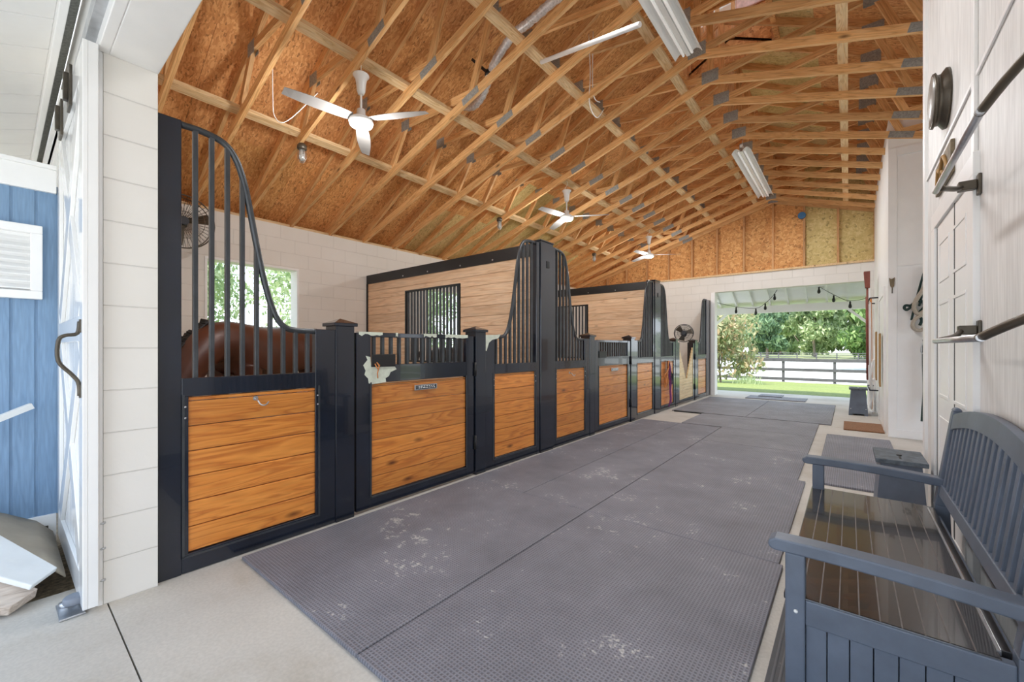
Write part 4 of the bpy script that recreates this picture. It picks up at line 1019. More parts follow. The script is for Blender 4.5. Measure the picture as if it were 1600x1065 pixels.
# ------------------------------------------------------------------ bench
def bench():
    y0, y1 = 1.65, 3.05; X0, X1 = -.165, .36; zs = .40
    t = thing('storage_bench', 'dark slate blue wooden storage bench with slatted back and armrests against the white wall', 'bench', (X0, y0, 0))
    ym = (y0 + y1) / 2
    for y in (y0, y1 - .055):
        mb = MB(); mb.box(X0, X0 + .055, y, y + .055, 0, .54); mb.build('front_leg', 'slate', t, .005)
        mb = MB()
        mb.hexa([(X1 - .02, y, 0), (X1 + .05, y, 0), (X1 + .05, y + .055, 0), (X1 - .02, y + .055, 0), (X1 - .02, y, .42), (X1 + .035, y, .42), (X1 + .035, y + .055, .42), (X1 - .02, y + .055, .42)])
        mb.hexa([(X1 - .02, y, .42), (X1 + .035, y, .42), (X1 + .035, y + .055, .42), (X1 - .02, y + .055, .42), (X1 + .045, y, .90), (X1 + .078, y, .90), (X1 + .078, y + .055, .90), (X1 + .045, y + .055, .90)])
        P = [(X1 + .0615 + .0165 * math.cos(a), .90 + .02 * math.sin(a)) for a in [i * math.pi / 8 for i in range(9)]]
        mb.prism(P, 'Y', y, y + .055)
        mb.build('back_post', 'slate', t, .004)
        # arm, gently S-curved with a rounded nose
        up = []; n = 14
        for i in range(n + 1):
            f = i / n; x = X0 - .028 + f * (X1 + .045 - X0 + .028); z = .582 + .012 * math.sin(f * math.pi * .9 + .5) - .018 * f - .006
            up.append((x, z))
        lo = [(x, z - .042) for x, z in up]
        nose = [(up[0][0] - .018, up[0][1] - .012), (up[0][0] - .022, up[0][1] - .025), (up[0][0] - .014, up[0][1] - .038)]
        mb = MB(); mb.prism(up + lo[::-1] + nose[::-1], 'Y', y - .008, y + .063); mb.build('armrest', 'slate', t, .006)
    # seat lid with grooves along its length
    mb = MB(); mb.box(X0 - .005, X1 - .045, y0 + .012, y1 - .012, zs - .022, zs)
    seat = mb.build('seat', 'seat', t, .004)
    for i in range(9):
        x = X0 + .045 + i * .0485
        mb = MB(); mb.box(x - .0018, x + .0018, y0 + .014, y1 - .014, zs - .001, zs + .0008); mb.build('groove', 'groove', seat)
    mb = MB(); mb.box(X1 - .042, X1 - .02, y0 + .055, y1 - .055, zs - .03, zs + .004); mb.build('seat_back_board', 'seat', t, .002)
    mb = MB(); mb.box(X1 - .048, X1 - .040, y0 + .05, y1 - .05, zs - .01, zs + .002); mb.build('hinge', 'steel', seat)
    # body
    for y in (y0 + .006, y1 - .036):
        mb = MB(); mb.box(X0 + .055, X1 - .02, y, y + .030, zs - .085, zs - .004); mb.build('side_rail', 'slate', t, .004)
        mb = MB(); nb = 8; w = (X1 - .02 - X0 - .055) / nb
        for i in range(nb): mb.box(X0 + .055 + i * w + .0012, X0 + .055 + (i + 1) * w - .0012, y + .008, y + .024, .06, zs - .083)
        mb.build('side_panel', 'slate', t, .002)
    mb = MB(); nb = 18; w = (y1 - y0 - .11) / nb
    for i in range(nb): mb.box(X0 + .015, X0 + .033, y0 + .055 + i * w + .0012, y0 + .055 + (i + 1) * w - .0012, .06, zs - .083)
    mb.build('front_panel', 'slate', t, .002)
    mb = MB(); mb.box(X0 + .008, X0 + .040, y0 + .055, y1 - .055, zs - .085, zs - .022); mb.build('front_rail', 'slate', t, .003)
    mb = MB(); mb.box(X1 - .015, X1 + .0, y0 + .055, y1 - .055, .06, zs - .03); mb.build('back_panel', 'slate', t)
    mb = MB(); mb.box(X0 + .03, X1 - .02, y0 + .03, y1 - .03, .06, .075); mb.build('bottom_board', 'slate', t)
    # backrest
    def bx(z): return X1 - .02 + (z - .42) / .48 * .065
    def top(y): f = (y - ym) / ((y1 - y0) / 2 - .055); return .885 + .075 * (1 - f * f)
    mb = MB(); z0, z1 = .475, .53
    mb.hexa([(bx(z0) + .006, y0 + .055, z0), (bx(z0) + .034, y0 + .055, z0), (bx(z0) + .034, y1 - .055, z0), (bx(z0) + .006, y1 - .055, z0),
             (bx(z1) + .006, y0 + .055, z1), (bx(z1) + .034, y0 + .055, z1), (bx(z1) + .034, y1 - .055, z1), (bx(z1) + .006, y1 - .055, z1)])
    mb.build('lower_back_rail', 'slate', t, .003)
    mb = MB(); n = 20
    for i in range(n):
        a = y0 + .055 + (y1 - y0 - .11) * i / n; b2 = y0 + .055 + (y1 - y0 - .11) * (i + 1) / n
        ta, tb = top(a), top(b2); h = .075
        mb.hexa([(bx(ta - h) + .002, a, ta - h), (bx(ta - h) + .03, a, ta - h), (bx(tb - h) + .03, b2, tb - h), (bx(tb - h) + .002, b2, tb - h),
                 (bx(ta) + .002, a, ta), (bx(ta) + .03, a, ta), (bx(tb) + .03, b2, tb), (bx(tb) + .002, b2, tb)])
    bm_o = mb.build('top_back_rail', 'slate', t)
    ns = 17
    for i in range(ns):
        y = y0 + .055 + (y1 - y0 - .11) * (i + .5) / ns; z0, z1 = .525, top(y) - .07
        mb = MB(); mb.hexa([(bx(z0) + .011, y - .016, z0), (bx(z0) + .026, y - .016, z0), (bx(z0) + .026, y + .016, z0), (bx(z0) + .011, y + .016, z0),
                            (bx(z1) + .008, y - .016, z1), (bx(z1) + .023, y - .016, z1), (bx(z1) + .023, y + .016, z1), (bx(z1) + .008, y + .016, z1)])
        mb.build('back_slat', 'slate', t, .002)
    mb = MB(); mb.lathe([(.006, 0), (.006, -.003), (.002, -.004)], (X0 + .03, y0, .355), 12, 'Y'); mb.build('screw_cover', 'vinyl', t)
bench()
def bin_(x0, x1, y0, y1, h, label, keyhole):
    t = thing('storage_bin', label, 'storage bin', ((x0 + x1) / 2, (y0 + y1) / 2, 0), 'tapered grey blue bins')
    mb = MB(); e = .02
    mb.hexa([(x0 - .0, y0, .03), (x1, y0, .03), (x1, y1, .03), (x0, y1, .03), (x0 + e * 1.6, y0 + e, h - .03), (x1 - e * 1.6, y0 + e, h - .03), (x1 - e * 1.6, y1 - e, h - .03), (x0 + e * 1.6, y1 - e, h - .03)])
    mb.build('body', 'slate', t, .003)
    mb = MB()
    for (a, b2) in ((x0, x0 + .05), (x1 - .05, x1)):
        for (c2, d2) in ((y0, y0 + .04), (y1 - .04, y1)): mb.box(a, b2, c2, d2, 0, .032)
    mb.build('feet', 'slate', t)
    mb = MB(); mb.box(x0 + .005, x1 - .005, y0 - .01, y1 + .01, h - .03, h); mb.build('lid', 'slate_top', t, .004)
    mb = MB(); cx, cy = (x0 + x1) / 2, (y0 + y1) / 2 - .07
    mb.box(cx - .006, cx + .006, cy - .07, cy + .04, h, h + .002); mb.lathe([(.014, 0), (.014, .006)], (cx, cy + .05, h), 12)
    mb.build('handle_slot', 'black' if keyhole else 'steel', t)
    for x in (x0 + .03, x1 - .03):
        mb = MB(); mb.lathe([(.006, 0), (.006, -.003)], (x, y0 + .003, .12), 10, 'Y'); mb.build('screw', 'vinyl', t)
bin_(.135, .40, 3.70, 4.08, .485, 'weathered grey blue tapered bin standing behind the far end of the bench', True)
bin_(.00, .27, 9.72, 10.12, .49, 'grey blue tapered bin near the far doorway', False)

# ------------------------------------------------------------------ blanket bars on the white wall
def blanket_bar(z, label):
    t = thing('blanket_bar', label, 'blanket bar', (XW, 2.71, z), 'blanket bars on the white wall')
    mb = MB(); mb.box(XW - .012, XW, 2.68, 2.74, z - .05, z + .04); mb.box(XW - .07, XW - .012, 2.69, 2.73, z - .022, z + .018); mb.build('wall_bracket', 'brown_metal', t, .004)
    mb = MB(); mb.tube(smoothpts([(XW - .06, 2.705, z - .005), (.36, 2.62, z - .03), (.30, 2.50, z - .048)], 4), .011, 10); mb.build('arm', 'brown_metal', t)
    mb = MB(); mb.tube([(.29, 2.53, z - .052), (.29, 1.74, z - .052)], .011, 12); mb.build('bar', 'steel', t)
    mb = MB(); mb.tube(smoothpts([(.29, 1.76, z - .052), (.335, 1.60, z - .01), (.44, 1.35, z + .06)], 4), .0125, 10); mb.build('arm', 'brown_metal', t)
blanket_bar(1.94, 'upper black and chrome blanket bar above the bench')
blanket_bar(1.30, 'lower black and chrome blanket bar just above the bench back')
# clock and plaque
t = thing('wall_clock', 'round dark metal wall clock seen edge-on, high on the white wall', 'wall clock', (XW, 3.47, 2.66))
mb = MB(); mb.lathe([(.165, 0), (.168, -.014), (.14, -.034), (.14, -.05), (.155, -.057), (.15, -.068), (.14, -.068)], (XW, 3.50, 2.68), 36, 'X'); mb.build('rim', 'brown_metal', t)
mb = MB(); mb.lathe([(.14, -.062), (.138, -.070), (.05, -.073), (.002, -.074)], (XW, 3.50, 2.68), 36, 'X'); mb.build('dial', 'dial', t)
t = thing('carved_plaque', 'dark olive carved plaque above the door on the white wall', 'plaque', (XW, 3.5, 2.27))
mb = MB(); mb.box(XW - .018, XW, 3.27, 3.78, 2.18, 2.36); mb.build('board', 'carve', t, .004)
mb = MB(); mb.tube(smoothpts([(XW - .02, 3.34, 2.22), (XW - .024, 3.4, 2.30), (XW - .024, 3.47, 2.33), (XW - .024, 3.55, 2.27), (XW - .024, 3.62, 2.30), (XW - .02, 3.7, 2.22)]), .01, 6)
mb.tube(smoothpts([(XW - .02, 3.45, 2.20), (XW - .024, 3.5, 2.26), (XW - .02, 3.58, 2.2)]), .008, 6); mb.build('relief', 'ochre', t)

# leads and halter on the end of the white room
Fy = 7.655
t = thing('lead_ropes', 'dark green and beige lead ropes hanging on the white room corner', 'lead ropes', (.78, Fy, 2.3))
def rope(pts, r, m_, name='rope', sm=6):
    mb = MB(); mb.tube(smoothpts([from_px(u, v, Fy - d) for u, v, d in pts], sm), r, 8); return mb.build(name, m_, t)
rope([(1449, 415, .02), (1444, 425, .03), (1438, 445, .03), (1430, 475, .04), (1424, 500, .05)], .012, 'rope_green')
rope([(1451, 415, .02), (1449, 432, .03), (1444, 450, .03), (1436, 478, .04)], .012, 'rope_green')
rope([(1424, 478, .04), (1417, 484, .05), (1413, 481, .05), (1415, 477, .05), (1423, 477, .05), (1430, 472, .04), (1440, 470, .04), (1444, 478, .04), (1440, 484, .04), (1436, 490, .04), (1440, 500, .04), (1437, 508, .05)], .016, 'rope_green')
rope([(1450, 440, .05), (1444, 450, .06), (1432, 468, .06), (1428, 480, .06), (1434, 490, .06), (1444, 486, .06), (1452, 478, .05)], .024, 'rope_beige')
rope([(1452, 488, .05), (1440, 492, .06), (1428, 501, .06), (1427, 512, .06), (1438, 516, .06), (1450, 508, .05)], .022, 'rope_beige')
rope([(1452, 425, .03), (1451, 500, .03), (1447, 560, .03), (1446, 600, .03), (1449, 625, .03)], .026, 'rope_beige')
rope([(1444, 530, .05), (1443, 560, .05), (1444, 610, .05), (1442, 640, .05), (1441, 658, .05)], .016, 'rope_green')
rope([(1448, 614, .05), (1447, 630, .06), (1450, 640, .06), (1453, 646, .06)], .012, 'rope_beige')
rope([(1445, 527, .07), (1440, 540, .07), (1439, 549, .07), (1444, 553, .07), (1449, 549, .07), (1448, 540, .07), (1444, 527, .07)], .006, 'steel', 'snap_hook')
t = thing('hanging_ornament', 'small brown shield-shaped ornament hanging on the white room corner board', 'ornament', from_px(1393, 445, 7.65))
mb = MB()
mb.prism([(px, pz) for px, pz in [(from_px(u, v, 7.65)[0], from_px(u, v, 7.65)[2]) for u, v in ((1389, 434), (1392, 436), (1395, 435), (1398, 433), (1397, 447), (1394, 450), (1391, 447))]], 'Y', 7.635, 7.66)
mb.build('shield', 'carve', t, .003)
p = from_px(1394, 449, 7.65); q = from_px(1394, 458, 7.65); mb = MB(); mb.tube([p, q], .006, 6); mb.build('pendant', 'brown_metal', t)

# things hanging on the side of the white room, by the far doorway
Sx = .40
def side_px(u, v, x):
    r = (u - 800) / FPX; z = (543 - v) / FPX; dx = math.cos(YAW) * r - math.sin(YAW); dy = math.sin(YAW) * r + math.cos(YAW); tt = x / dx
    return (x, dy * tt, H + z * tt)
for z, w_ in ((2.12, 'upper'), (.45, 'lower')):
    mb = MB(); mb.tube([(Sx + .016, 9.95, z), (Sx - .10, 9.95, z), (Sx - .10, 11.2, z), (Sx + .016, 11.2, z)], .012, 8)
    tag(mb.build('tool_rack', 'rope_black'), '%s dark metal rack bar on the side of the white room by the far doorway' % w_, 'rack', 'rack bars by the far doorway')
def tool(y, z0, z1, m_, lab, name, head=None, x=.33):
    t = thing(name, lab, 'barn tool', (x, y, z0), 'tools hanging by the far doorway')
    mb = MB(); mb.tube([(x, y, z0), (x - .01, y + .03, z1)], .016, 8); mb.build('handle', m_, t)
    if head:
        mb = MB(); mb.hexa([(x - .04, y - .05, z1 - .3), (x + .03, y - .05, z1 - .3), (x + .03, y + .05, z1 - .3), (x - .04, y + .05, z1 - .3), (x - .06, y - .09, z1), (x + .03, y - .09, z1), (x + .03, y + .09, z1), (x - .06, y + .09, z1)])
        mb.build('head', head, t, .006)
tool(10.1, .9, 2.62, 'redbrown', 'dark red broom hanging highest by the far doorway', 'broom', 'redbrown', .276)
tool(10.5, .6, 2.2, 'redbrown', 'red-brown handled tool left-most beside the far doorway jamb', 'broom', None, .278)
tool(10.55, .02, 2.1, 'white', 'white handled tool hanging by the far doorway', 'manure_fork', None, .33)
tool(10.8, .02, 2.2, 'rope_tan', 'tan handled tool hanging against the wall by the far doorway', 'manure_fork', None, .35)
for (y0, y1, z0, z1, lab) in ((9.62, 9.86, .65, 1.50, 'ochre leather flap hanging left of the side room door'), (8.50, 8.72, .62, 1.44, 'ochre leather flap hanging on the side room door')):
    mb = MB(); mb.prism([(y0, z0), (y1, z0 + .05), (y1, z1), (y0 - .02, z1)], 'X', .365, .385)
    tag(mb.build('leather_flap', 'ochre', None, .004), lab, 'leather flap', 'ochre flaps')
mb = MB(); mb.tube(smoothpts([(.36, 10.25, 1.0), (.32, 10.3, .7), (.345, 10.4, .45), (.33, 10.45, .2), (.30, 10.4, .09), (.33, 10.3, .03), (.36, 10.2, .03)], 5), .016, 8)
mb.tube([(.385, 10.3, .0), (.385, 10.3, 1.25)], .018, 8); mb.lathe([(.03, 0), (.03, .02)], (.345, 10.3, .62), 10, 'X')
tag(mb.build('garden_hose', 'white', None), 'white hose and standpipe on the wall beside the far bin', 'hose')

# ------------------------------------------------------------------ sliding barn door, blue wing and things at the left edge
t = thing('sliding_barn_door', 'glossy white sliding barn door parked beside the left doorway jamb', 'barn door', (-2.72, .27, 0))
dx0, dx1 = -3.93, -2.69; y0, y1 = .258, .292; zt_ = 2.62
mb = MB(); nb = 16; w = (dx1 - dx0) / nb
for i in range(nb): mb.box(dx0 + i * w + .001, dx0 + (i + 1) * w - .001, y0, y1, .03, zt_)
mb.build('board_panel', 'white_gloss', t, .002)
mb = MB(); fy = y0 - .018
for (a, b2, c2, d2) in ((dx0, dx0 + .12, .03, zt_), (dx1 - .12, dx1, .03, zt_)): mb.box(a, b2, fy, y0, c2, d2)
for (c2, d2) in ((.03, .17), (zt_ - .14, zt_), (1.25, 1.37)): mb.box(dx0 + .12, dx1 - .12, fy, y0, c2, d2)
mb.beam((dx0 + .15, fy + .009, 1.40), (dx1 - .15, fy + .009, zt_ - .17), .018, .12, (0, 0, 1))
mb.beam((dx1 - .15, fy + .0105, 1.40), (dx0 + .15, fy + .0105, zt_ - .17), .018, .12, (0, 0, 1))
mb.beam((dx0 + .15, fy + .009, .20), (dx1 - .15, fy + .009, 1.22), .018, .12, (0, 0, 1))
mb.beam((dx1 - .15, fy + .0105, .20), (dx0 + .15, fy + .0105, 1.22), .018, .12, (0, 0, 1))
mb.build('frame_rails', 'white_gloss', t, .003)
mb = MB(); hx = dx1 - .055
mb.tube(smoothpts([(hx, fy - .004, 1.34), (hx - .0, fy - .012, 1.285), (hx - .0, fy - .05, 1.275), (hx, fy - .07, 1.25), (hx, fy - .07, 1.16), (hx, fy - .03, 1.10), (hx, fy - .008, 1.06), (hx, fy - .004, 1.0)], 4), .008, 8)
mb.box(hx - .012, hx + .012, fy - .006, fy, 1.29, 1.35); mb.box(hx - .012, hx + .012, fy - .006, fy, .99, 1.05)
mb.build('pull_handle', 'brown_metal', t)
for x in (-3.15, -3.62):
    mb = MB(); mb.box(x - .06, x + .06, fy - .012, fy, zt_ - .16, zt_ + .05); mb.box(x - .02, x + .02, fy - .03, fy - .01, zt_ - .12, zt_ + .02); mb.build('hanger_bracket', 'brown_metal', t, .003)
mb = MB(); mb.beam((-6, .28, 2.72), (.5, .28, 2.72), .04, .07)
tag(mb.build('door_track', 'steel'), 'grey sliding door track above the white barn door', 'track')
mb = MB(); mb.box(-3.9, -2.79, .298, .312, .0, 2.62)  # black sheet set in as the shade of the gap
tag(mb.build('gap_shade', 'black'), 'black sheet standing for the shade in the gap behind the white barn door', 'strip')
t = thing('door_guide', 'grey wheels on a silver floor guide at the foot of the white barn door', 'door guide', (-2.83, .2, 0))
mb = MB(); mb.box(-2.90, -2.72, .17, .255, .001, .010); mb.box(-2.86, -2.76, .25, .262, .001, .04); mb.build('plate', 'steel', t, .003)
mb = MB(); mb.lathe([(.034, .034), (.040, .042), (.040, .062), (.034, .068)], (-2.80, .225, 0), 24); mb.build('wheel', 'grey_wheel', t)
mb = MB(); mb.lathe([(.026, .010), (.028, .014), (.028, .026), (.012, .03)], (-2.86, .205, 0), 20); mb.build('wheel', 'steel', t)
# jamb trim beside the block
mb = MB(); mb.box(-2.785, -2.752, YF0 - .02, YF0 - .001, 0, 2.62); struct(mb, 'trim_%d' % k, 'white', .002); k += 1
# chain-like latch bits at the jamb
mb = MB()
for (z, l) in ((.38, 'highest'), (.26, 'middle'), (.11, 'lowest')):
    mb = MB(); mb.tube([(-2.77, .29, z), (-2.745, .32, z + .01)], .006, 6)
    tag(mb.build('latch_eye', 'steel'), 'small metal latch eye in the gap beside the block jamb, %s of three' % l, 'latch', 'latch eyes beside the jamb')

# blue wing
BX = -3.95
mb = MB(); mb.box(BX - .1, BX, -3, .314, .16, 2.25)
struct(mb, 'wall_left.001', 'blue')
mb = MB(); g = .10
yy = -2.95
while yy < .23:
    mb.box(BX, BX + .006, yy + .006, yy + g - .006, .16, 2.25); yy += g
struct(mb, 'wall_left.002', 'blue', .002)
mb = MB(); mb.box(BX - .02, BX + .022, -3, .235, -.01, .165); mb.box(BX - .1, BX + .03, -3, .235, 2.20, 2.345); mb.box(BX - .1, BX + .05, -3, .235, 2.345, 2.37)
struct(mb, 'trim_%d' % k, 'white', .003); k += 1
mb = MB(); mb.box(BX + .022, BX + .03, .16, .20, .02, .10)
tag(mb.build('corner_bracket', 'brown_metal', None, .002), 'small rusty metal bracket on the white base board of the blue wall', 'bracket')
t = thing('gable_vent', 'white louvered vent on the blue wall', 'vent', (BX, .0, 1.75))
vz0, vz1, vy0, vy1 = 1.52, 1.975, -.35, .175
mb = MB()
for (a, b2, c2, d2) in ((vy0, vy1, vz0, vz0 + .05), (vy0, vy1, vz1 - .05, vz1), (vy0, vy0 + .05, vz0 + .05, vz1 - .05), (vy1 - .05, vy1, vz0 + .05, vz1 - .05)): mb.box(BX + .004, BX + .05, a, b2, c2, d2)
mb.build('frame', 'white', t, .004)
mb = MB(); mb.box(BX + .004, BX + .01, vy0 + .04, vy1 - .04, vz0 + .04, vz1 - .04)
for j in range(8):
    z = vz0 + .075 + j * .042; mb.hexa([(BX + .012, vy0 + .05, z + .01), (BX + .042, vy0 + .05, z - .015), (BX + .042, vy1 - .05, z - .015), (BX + .012, vy1 - .05, z + .01),
                                       (BX + .012, vy0 + .05, z + .016), (BX + .042, vy0 + .05, z - .009), (BX + .042, vy1 - .05, z - .009), (BX + .012, vy1 - .05, z + .016)])
mb.build('louvers', 'white', t)
# lap siding above, and the sloping plank ceiling of the lean-to
mb = MB()
for j in range(4): mb.box(-9, -4.06, .26, .285 + .0, 2.3 + j * .16, 2.455 + j * .16)
struct(mb, 'wall_front.001', 'white', .004)
mb = MB()
def lean(y): return 3.08 + .38 * (y - .2)
x = 6; j = 0; LY = -1.5
while x > -10:
    x2 = x - .38
    mb.hexa([(x2 + .003, LY, lean(LY)), (x - .003, LY, lean(LY)), (x - .003, .2, lean(.2)), (x2 + .003, .2, lean(.2)),
             (x2 + .003, LY, lean(LY) + .03), (x - .003, LY, lean(LY) + .03), (x - .003, .2, lean(.2) + .03), (x2 + .003, .2, lean(.2) + .03)]); x = x2
struct(mb, 'ceiling.002', 'white', .004)
mb = MB(); mb.hexa([(-10, LY, lean(LY) + .034), (6, LY, lean(LY) + .034), (6, .29, lean(.29) + .034), (-10, .29, lean(.29) + .034), (-10, LY, lean(LY) + .06), (6, LY, lean(LY) + .06), (6, .29, lean(.29) + .06), (-10, .29, lean(.29) + .06)])
struct(mb, 'roof.002', 'plate')  # unseen solid cover, added to stop sun leaking between the planks
mb = MB(); mb.box(-10, 6, .20, .235, 3.0, 3.18); struct(mb, 'trim_%d' % k, 'white', .004); k += 1
mb = MB(); mb.prism([(-9, 2.62), (-2.76, 2.62), (-2.76, 2.80), (6, 2.80), (6, 3.1), (AX, 5.95), (-9, 3.1)], 'Y', .296, .312); struct(mb, 'wall_front.002', 'white')

# tarp-wrapped boards at the lower left
def qslab(p0, p1, q0, q1, th, ext=.5):     # p0,p1 near edge; q0,q1 farther edge, carried on by ext
    p0, p1, q0, q1 = map(Vector, (p0, p1, q0, q1)); q0 = q0 + (q0 - p0).normalized() * ext; q1 = q1 + (q1 - p1).normalized() * ext
    n = (p1 - p0).cross(q0 - p0).normalized() * th
    if n.z > 0: n = -n
    return [p0 + n, p1 + n, q1 + n, q0 + n, p0, p1, q1, q0]
t = thing('plank_stack', 'weathered plank and white vinyl board stacked low against the blue wall', 'planks', (-3.2, .0, 0))
mb = MB(); mb.hexa(qslab((-3.0, .12, .075), (-2.93, .035, .055), (-3.15, -.02, .165), (-3.0, -.12, .10), .05, .4)); mb.build('plank', 'lumber_cut', t, .003)
mb = MB(); mb.hexa(qslab((-3.10, .19, .115), (-2.965, .10, .11), (-3.48, -.02, .27), (-3.15, -.08, .20), .025, .28)); mb.build('vinyl_board', 'vinyl', t, .006)
mb = MB(); mb.hexa([(-3.75, -.5, .0), (-3.2, -.5, .0), (-3.2, -.02, .0), (-3.75, -.02, .0), (-3.75, -.5, .16), (-3.2, -.5, .10), (-3.2, -.02, .05), (-3.75, -.02, .07)]); mb.build('under_block', 'lumber_cut', t)
mb = MB(); random.seed(5); nx, ny = 14, 16
for iy in range(ny):
    fy_ = iy / (ny - 1); yy = .205 - fy_ * .9
    for ix in range(nx):
        fx = ix / (nx - 1); xx = -3.92 + fx * (.80 - .30 * fy_)
        z = .125 + min(fy_ * 1.28, 1.0) * (.40 * (1 - fx) + .16 * fx) * 1.0 * (fy_ < 2) * min(1, fy_ * 4.0) ** .5
        z += .006 * math.sin(ix * 1.9 + iy * .8) + .004 * math.sin(ix * .7 - iy * 1.7)
        if iy == 0: z = .055
        if ix == nx - 1: z -= .01
        mb.v.append((xx, yy + (.01 if iy == 0 else 0), z))
for iy in range(ny - 1):
    for ix in range(nx - 1):
        a = iy * nx + ix; mb.f.append((a, a + 1, a + nx + 1, a + nx)); mb.mi.append(0); mb.smooth.append(True)
o = mb.build('tarp', 'tarp', None); m_ = o.modifiers.new('s', 'SOLIDIFY'); m_.thickness = .006
tag(o, 'tan canvas tarp draped over the planks by the blue wall', 'tarp')
mb = MB(); p = Vector((-3.86, .13, .868)); q = Vector((-3.72, -.24, .70)); mb.beam(p, q, .03, .035)
tag(mb.build('white_stick', 'vinyl', None, .002), 'thin white stick slanting in from the left edge before the blue wall', 'stick')
# ------------------------------------------------------------------ far porch
YP = 13.22
def rz_(y): return 3.0 - (y - YE1) * (3.0 - 2.36) / (YP - YE1)
mb = MB(); mb.hexa([(-8, YE1, rz_(YE1) + .12), (5, YE1, rz_(YE1) + .12), (5, YP + .4, rz_(YP + .4) + .12), (-8, YP + .4, rz_(YP + .4) + .12),
                    (-8, YE1, rz_(YE1) + .14), (5, YE1, rz_(YE1) + .14), (5, YP + .4, rz_(YP + .4) + .14), (-8, YP + .4, rz_(YP + .4) + .14)])
struct(mb, 'ceiling.003', 'white')
mb = MB()
for i in range(-18, 12):
    x = -.02 + .41 * i; mb.beam((x, YE1, rz_(YE1) + .075), (x, YP + .35, rz_(YP + .35) + .075), .038, .09)
struct(mb, 'trim_%d' % k, 'white'); k += 1
t = thing('porch_frame', 'white painted porch beam with posts and corner braces beyond the far doorway', 'porch frame', (-3.1, YP, 0))
mb = MB(); mb.box(-8, 5, YP - .06, YP + .06, 2.17, 2.36); mb.build('beam', 'white', t, .004)
for x in (-3.16, .42):
    mb = MB(); mb.box(x - .05, x + .05, YP - .05, YP + .05, -.02, 2.18); mb.build('post', 'white', t, .004)
    s = 1 if x < 0 else -1
    mb = MB(); mb.beam((x + s * .04, YP, 1.80), (x + s * .45, YP, 2.2), .06, .07, (0, 1, 0)); mb.build('brace', 'white', t, .003)
def strings(pts, label, nb, yy):
    P0 = [from_px(1100 + a / 5.33, 430 + b2 / 5.33, yy) for a, b2 in pts]
    t = thing('string_lights', label, 'string lights', P0[0], 'string lights under the porch')
    mb = MB(); mb.tube(smoothpts(P0, 5), .006, 6); mb.build('cable', 'black', t)
    for (a, b2) in nb:
        p = Vector(from_px(1100 + a / 5.33, 430 + b2 / 5.33, yy))
        mb = MB(); mb.lathe([(.012, -.01), (.018, -.02), (.018, -.07), (.026, -.09), (.034, -.13), (.028, -.165), (.004, -.18)], p, 12); mb.build('bulb', 'black', t)
strings([(30, 200), (100, 225), (270, 262), (430, 274), (510, 232), (590, 150), (640, 60)], 'dark string lights sagging across the left of the far porch', [(100, 225), (267, 262), (432, 274), (510, 232), (588, 150)], 12.7)
strings([(900, 50), (955, 92), (1080, 160), (1215, 212), (1400, 180)], 'dark string lights sagging across the right of the far porch', [(957, 92), (1080, 162), (1217, 212)], 12.7)

# ------------------------------------------------------------------ fences
def fence(y, zg, h, x0, x1, step, rails, rw, off, label):
    t = thing('board_fence', label, 'fence', (x0, y, zg), 'dark board fences')
    x = x0 + off; i = 0
    while x < x1:
        mb = MB(); mb.box(x - .06, x + .06, y, y + .12, zg - .3, zg + h - .03); mb.build('post', 'fence', t); x += step; i += 1
    for z in rails:
        mb = MB(); mb.box(x0, x1, y - .03, y, zg + z - rw / 2, zg + z + rw / 2); mb.build('rail', 'fence', t)
fence(26.7, -.62, 1.24, -24, 14, 2.2, (.17, .67, 1.17), .15, 1.45, 'dark three rail board fence beyond the lawn')
fence(72, -.62, 1.15, -62, 30, 2.25, (.3, .56, .82, 1.08), .09, 0, 'distant dark four rail fence beyond the sand arena')

# ------------------------------------------------------------------ trees
def tree(name, x, y, h, cr, mat_, label, seed, nleaf=2600, ls=.22, trunk=.14, base=None, squash=1.0, cz=.62, lobes=9, group=None, cat='tree', low=0.0):
    rnd = random.Random(seed); zg = terrain(y) if base is None else base
    t = thing(name, label, cat, (x, y, zg), group)
    top = zg + h
    mb = MB(); mb.tube(smoothpts([(x, y, zg - .3), (x + .03 * h * rnd.uniform(-1, 1), y, zg + h * .35), (x + .04 * h * rnd.uniform(-1, 1), y, zg + h * .75)]), trunk, 10, radii=None)
    centers = []
    for i in range(lobes):
        a = rnd.uniform(0, 2 * math.pi); d = cr * math.sqrt(rnd.random()) * .75
        c = (x + d * math.cos(a), y + d * math.sin(a), zg + h * rnd.uniform(max(low, cz - .3), .9)); centers.append((c, cr * rnd.uniform(.35, .6)))
        mb.tube(smoothpts([(x, y, zg + h * rnd.uniform(.2, .5)), ((x + c[0]) / 2, (y + c[1]) / 2, (zg + h * .4 + c[2]) / 2), c], 3), trunk * .3, 6)
    mb.build('trunk', 'bark', t)
    mb = MB(); mb.tint = []
    for i in range(nleaf):
        c, r = centers[rnd.randrange(lobes)]
        v = Vector((rnd.gauss(0, 1), rnd.gauss(0, 1), rnd.gauss(0, 1))).normalized() * r * (rnd.random() ** .35); v.z *= .75 * squash
        p = Vector(c) + v
        if p.z < zg + .1: continue
        e = Euler((rnd.uniform(0, 6.3), rnd.uniform(0, 6.3), rnd.uniform(0, 6.3))).to_matrix(); s = ls * rnd.uniform(.6, 1.3)
        q = [p + e @ Vector(w) for w in ((-s, 0, 0), (-.2 * s, -.42 * s, .08 * s), (s, 0, 0), (-.2 * s, .42 * s, .08 * s))]
        mb.add(q, [(0, 1, 2, 3)]); g = rnd.random(); mb.tint.append((g, g, g))
    mb.build('foliage', mat_, t, fix=False)
    return t
tree('magnolia_tree', -4.9, 22.5, 5.2, 1.9, 'leaf_magnolia', 'young magnolia with brownish leaves before the dark fence', 1, 3400, .14, .05, cz=.45, lobes=14, low=.12)
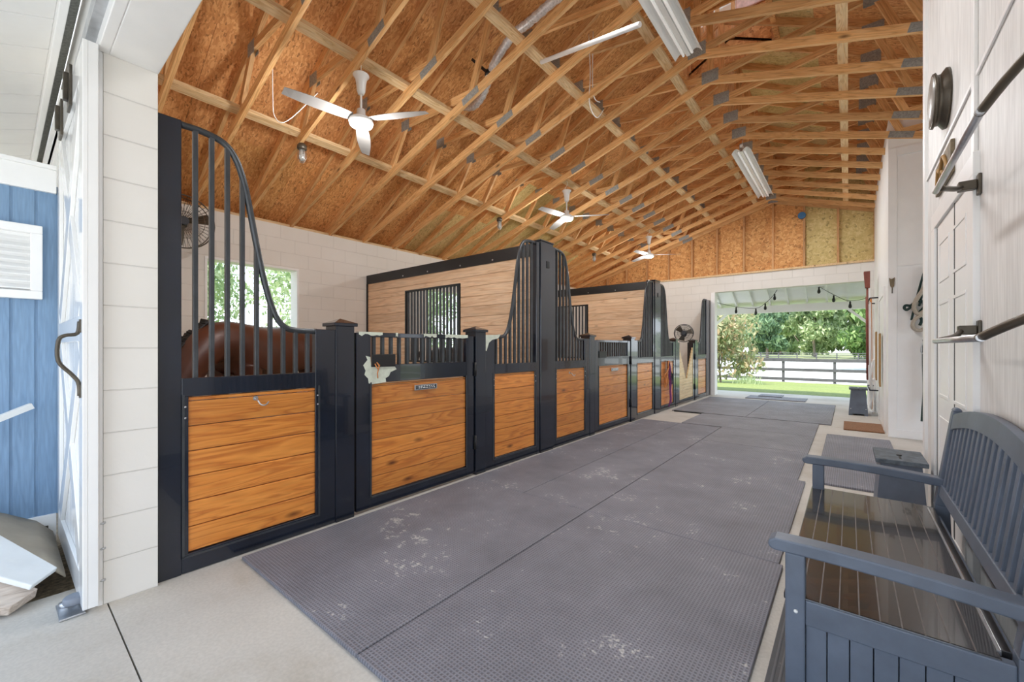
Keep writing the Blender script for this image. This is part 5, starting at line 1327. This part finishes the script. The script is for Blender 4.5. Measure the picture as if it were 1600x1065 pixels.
tree('oak_tree', 6.5, 42, 12, 7.5, 'leaf_oak', 'big spreading oak with dark crown hanging in at the upper right', 2, 9000, .30, .35, cz=.75, lobes=16, low=.42)
bgs = [(-46, 98, 'o'), (-38, 88, 'p'), (-31, 100, 'd'), (-24, 88, 'p'), (-16, 100, 'p'), (-11, 84, 'd'), (-5, 98, 'p'), (3, 86, 'o'), (11, 100, 'p'), (18, 88, 'o'), (27, 100, 'd')]
lbl = {'p': ('pale_tree', 'leaf_pale', 'pale sunlit tree of the distant tree line'), 'd': ('pine_tree', 'leaf_dark', 'dark narrow evergreen of the distant tree line'), 'o': ('shade_tree', 'leaf_oak', 'mid green broad tree of the distant tree line')}
for i, (x, y, c_) in enumerate(bgs):
    nm, mm, lb = lbl[c_]
    tree(nm, x, y, 19 + (i * 37 % 5), 5.2 if c_ != 'd' else 3.0, mm, lb + ', %s from the left' % ordn(sum(1 for q in bgs if q[0] < x)), 30 + i, 9000, .50, .22, lobes=22, group='distant tree line', low=.06 if c_ != 'p' else .10, cz=.35)
for i in range(8):
    x = -78 + i * 16
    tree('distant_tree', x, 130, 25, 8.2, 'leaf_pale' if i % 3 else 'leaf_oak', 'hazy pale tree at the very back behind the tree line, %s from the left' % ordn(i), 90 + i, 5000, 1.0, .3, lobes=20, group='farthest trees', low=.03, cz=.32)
for i, (x, y, h) in enumerate(((-12, 1.6, 5.6), (-13.5, 7.4, 5.2), (-16, 13.0, 7.0), (-18.5, 3.6, 8.0), (-20, 9.6, 8.0))):
    tree('leafy_tree', x, y, h, 2.4, 'leaf_pale', 'leafy tree outside the side wall openings, %s from the left' % ordn(i), 60 + i, 13000, .085, .07, base=-.05, lobes=26, group='trees outside the side wall', low=.05, cz=.36)
random.seed(9)
t = thing('tufted_grass', 'tuft of long pale grass under the magnolia', 'grass clump', (-4.2, 21.6, terrain(21.6)))
mb = MB(); mb.tint = []
for i in range(160):
    a = random.uniform(0, 6.28); l = random.uniform(.3, .6); x, y = -3.6 + random.gauss(0, .25), 21.6 + random.gauss(0, .2); z = terrain(21.6)
    p = [(x - .01, y, z), (x + .01, y, z), (x + .3 * l * math.cos(a), y + .3 * l * math.sin(a), z + l)]
    mb.add(p, [(0, 1, 2)]); g = random.random(); mb.tint.append((g, g, g))
mb.build('blades', 'leaf_pale', t, fix=False)
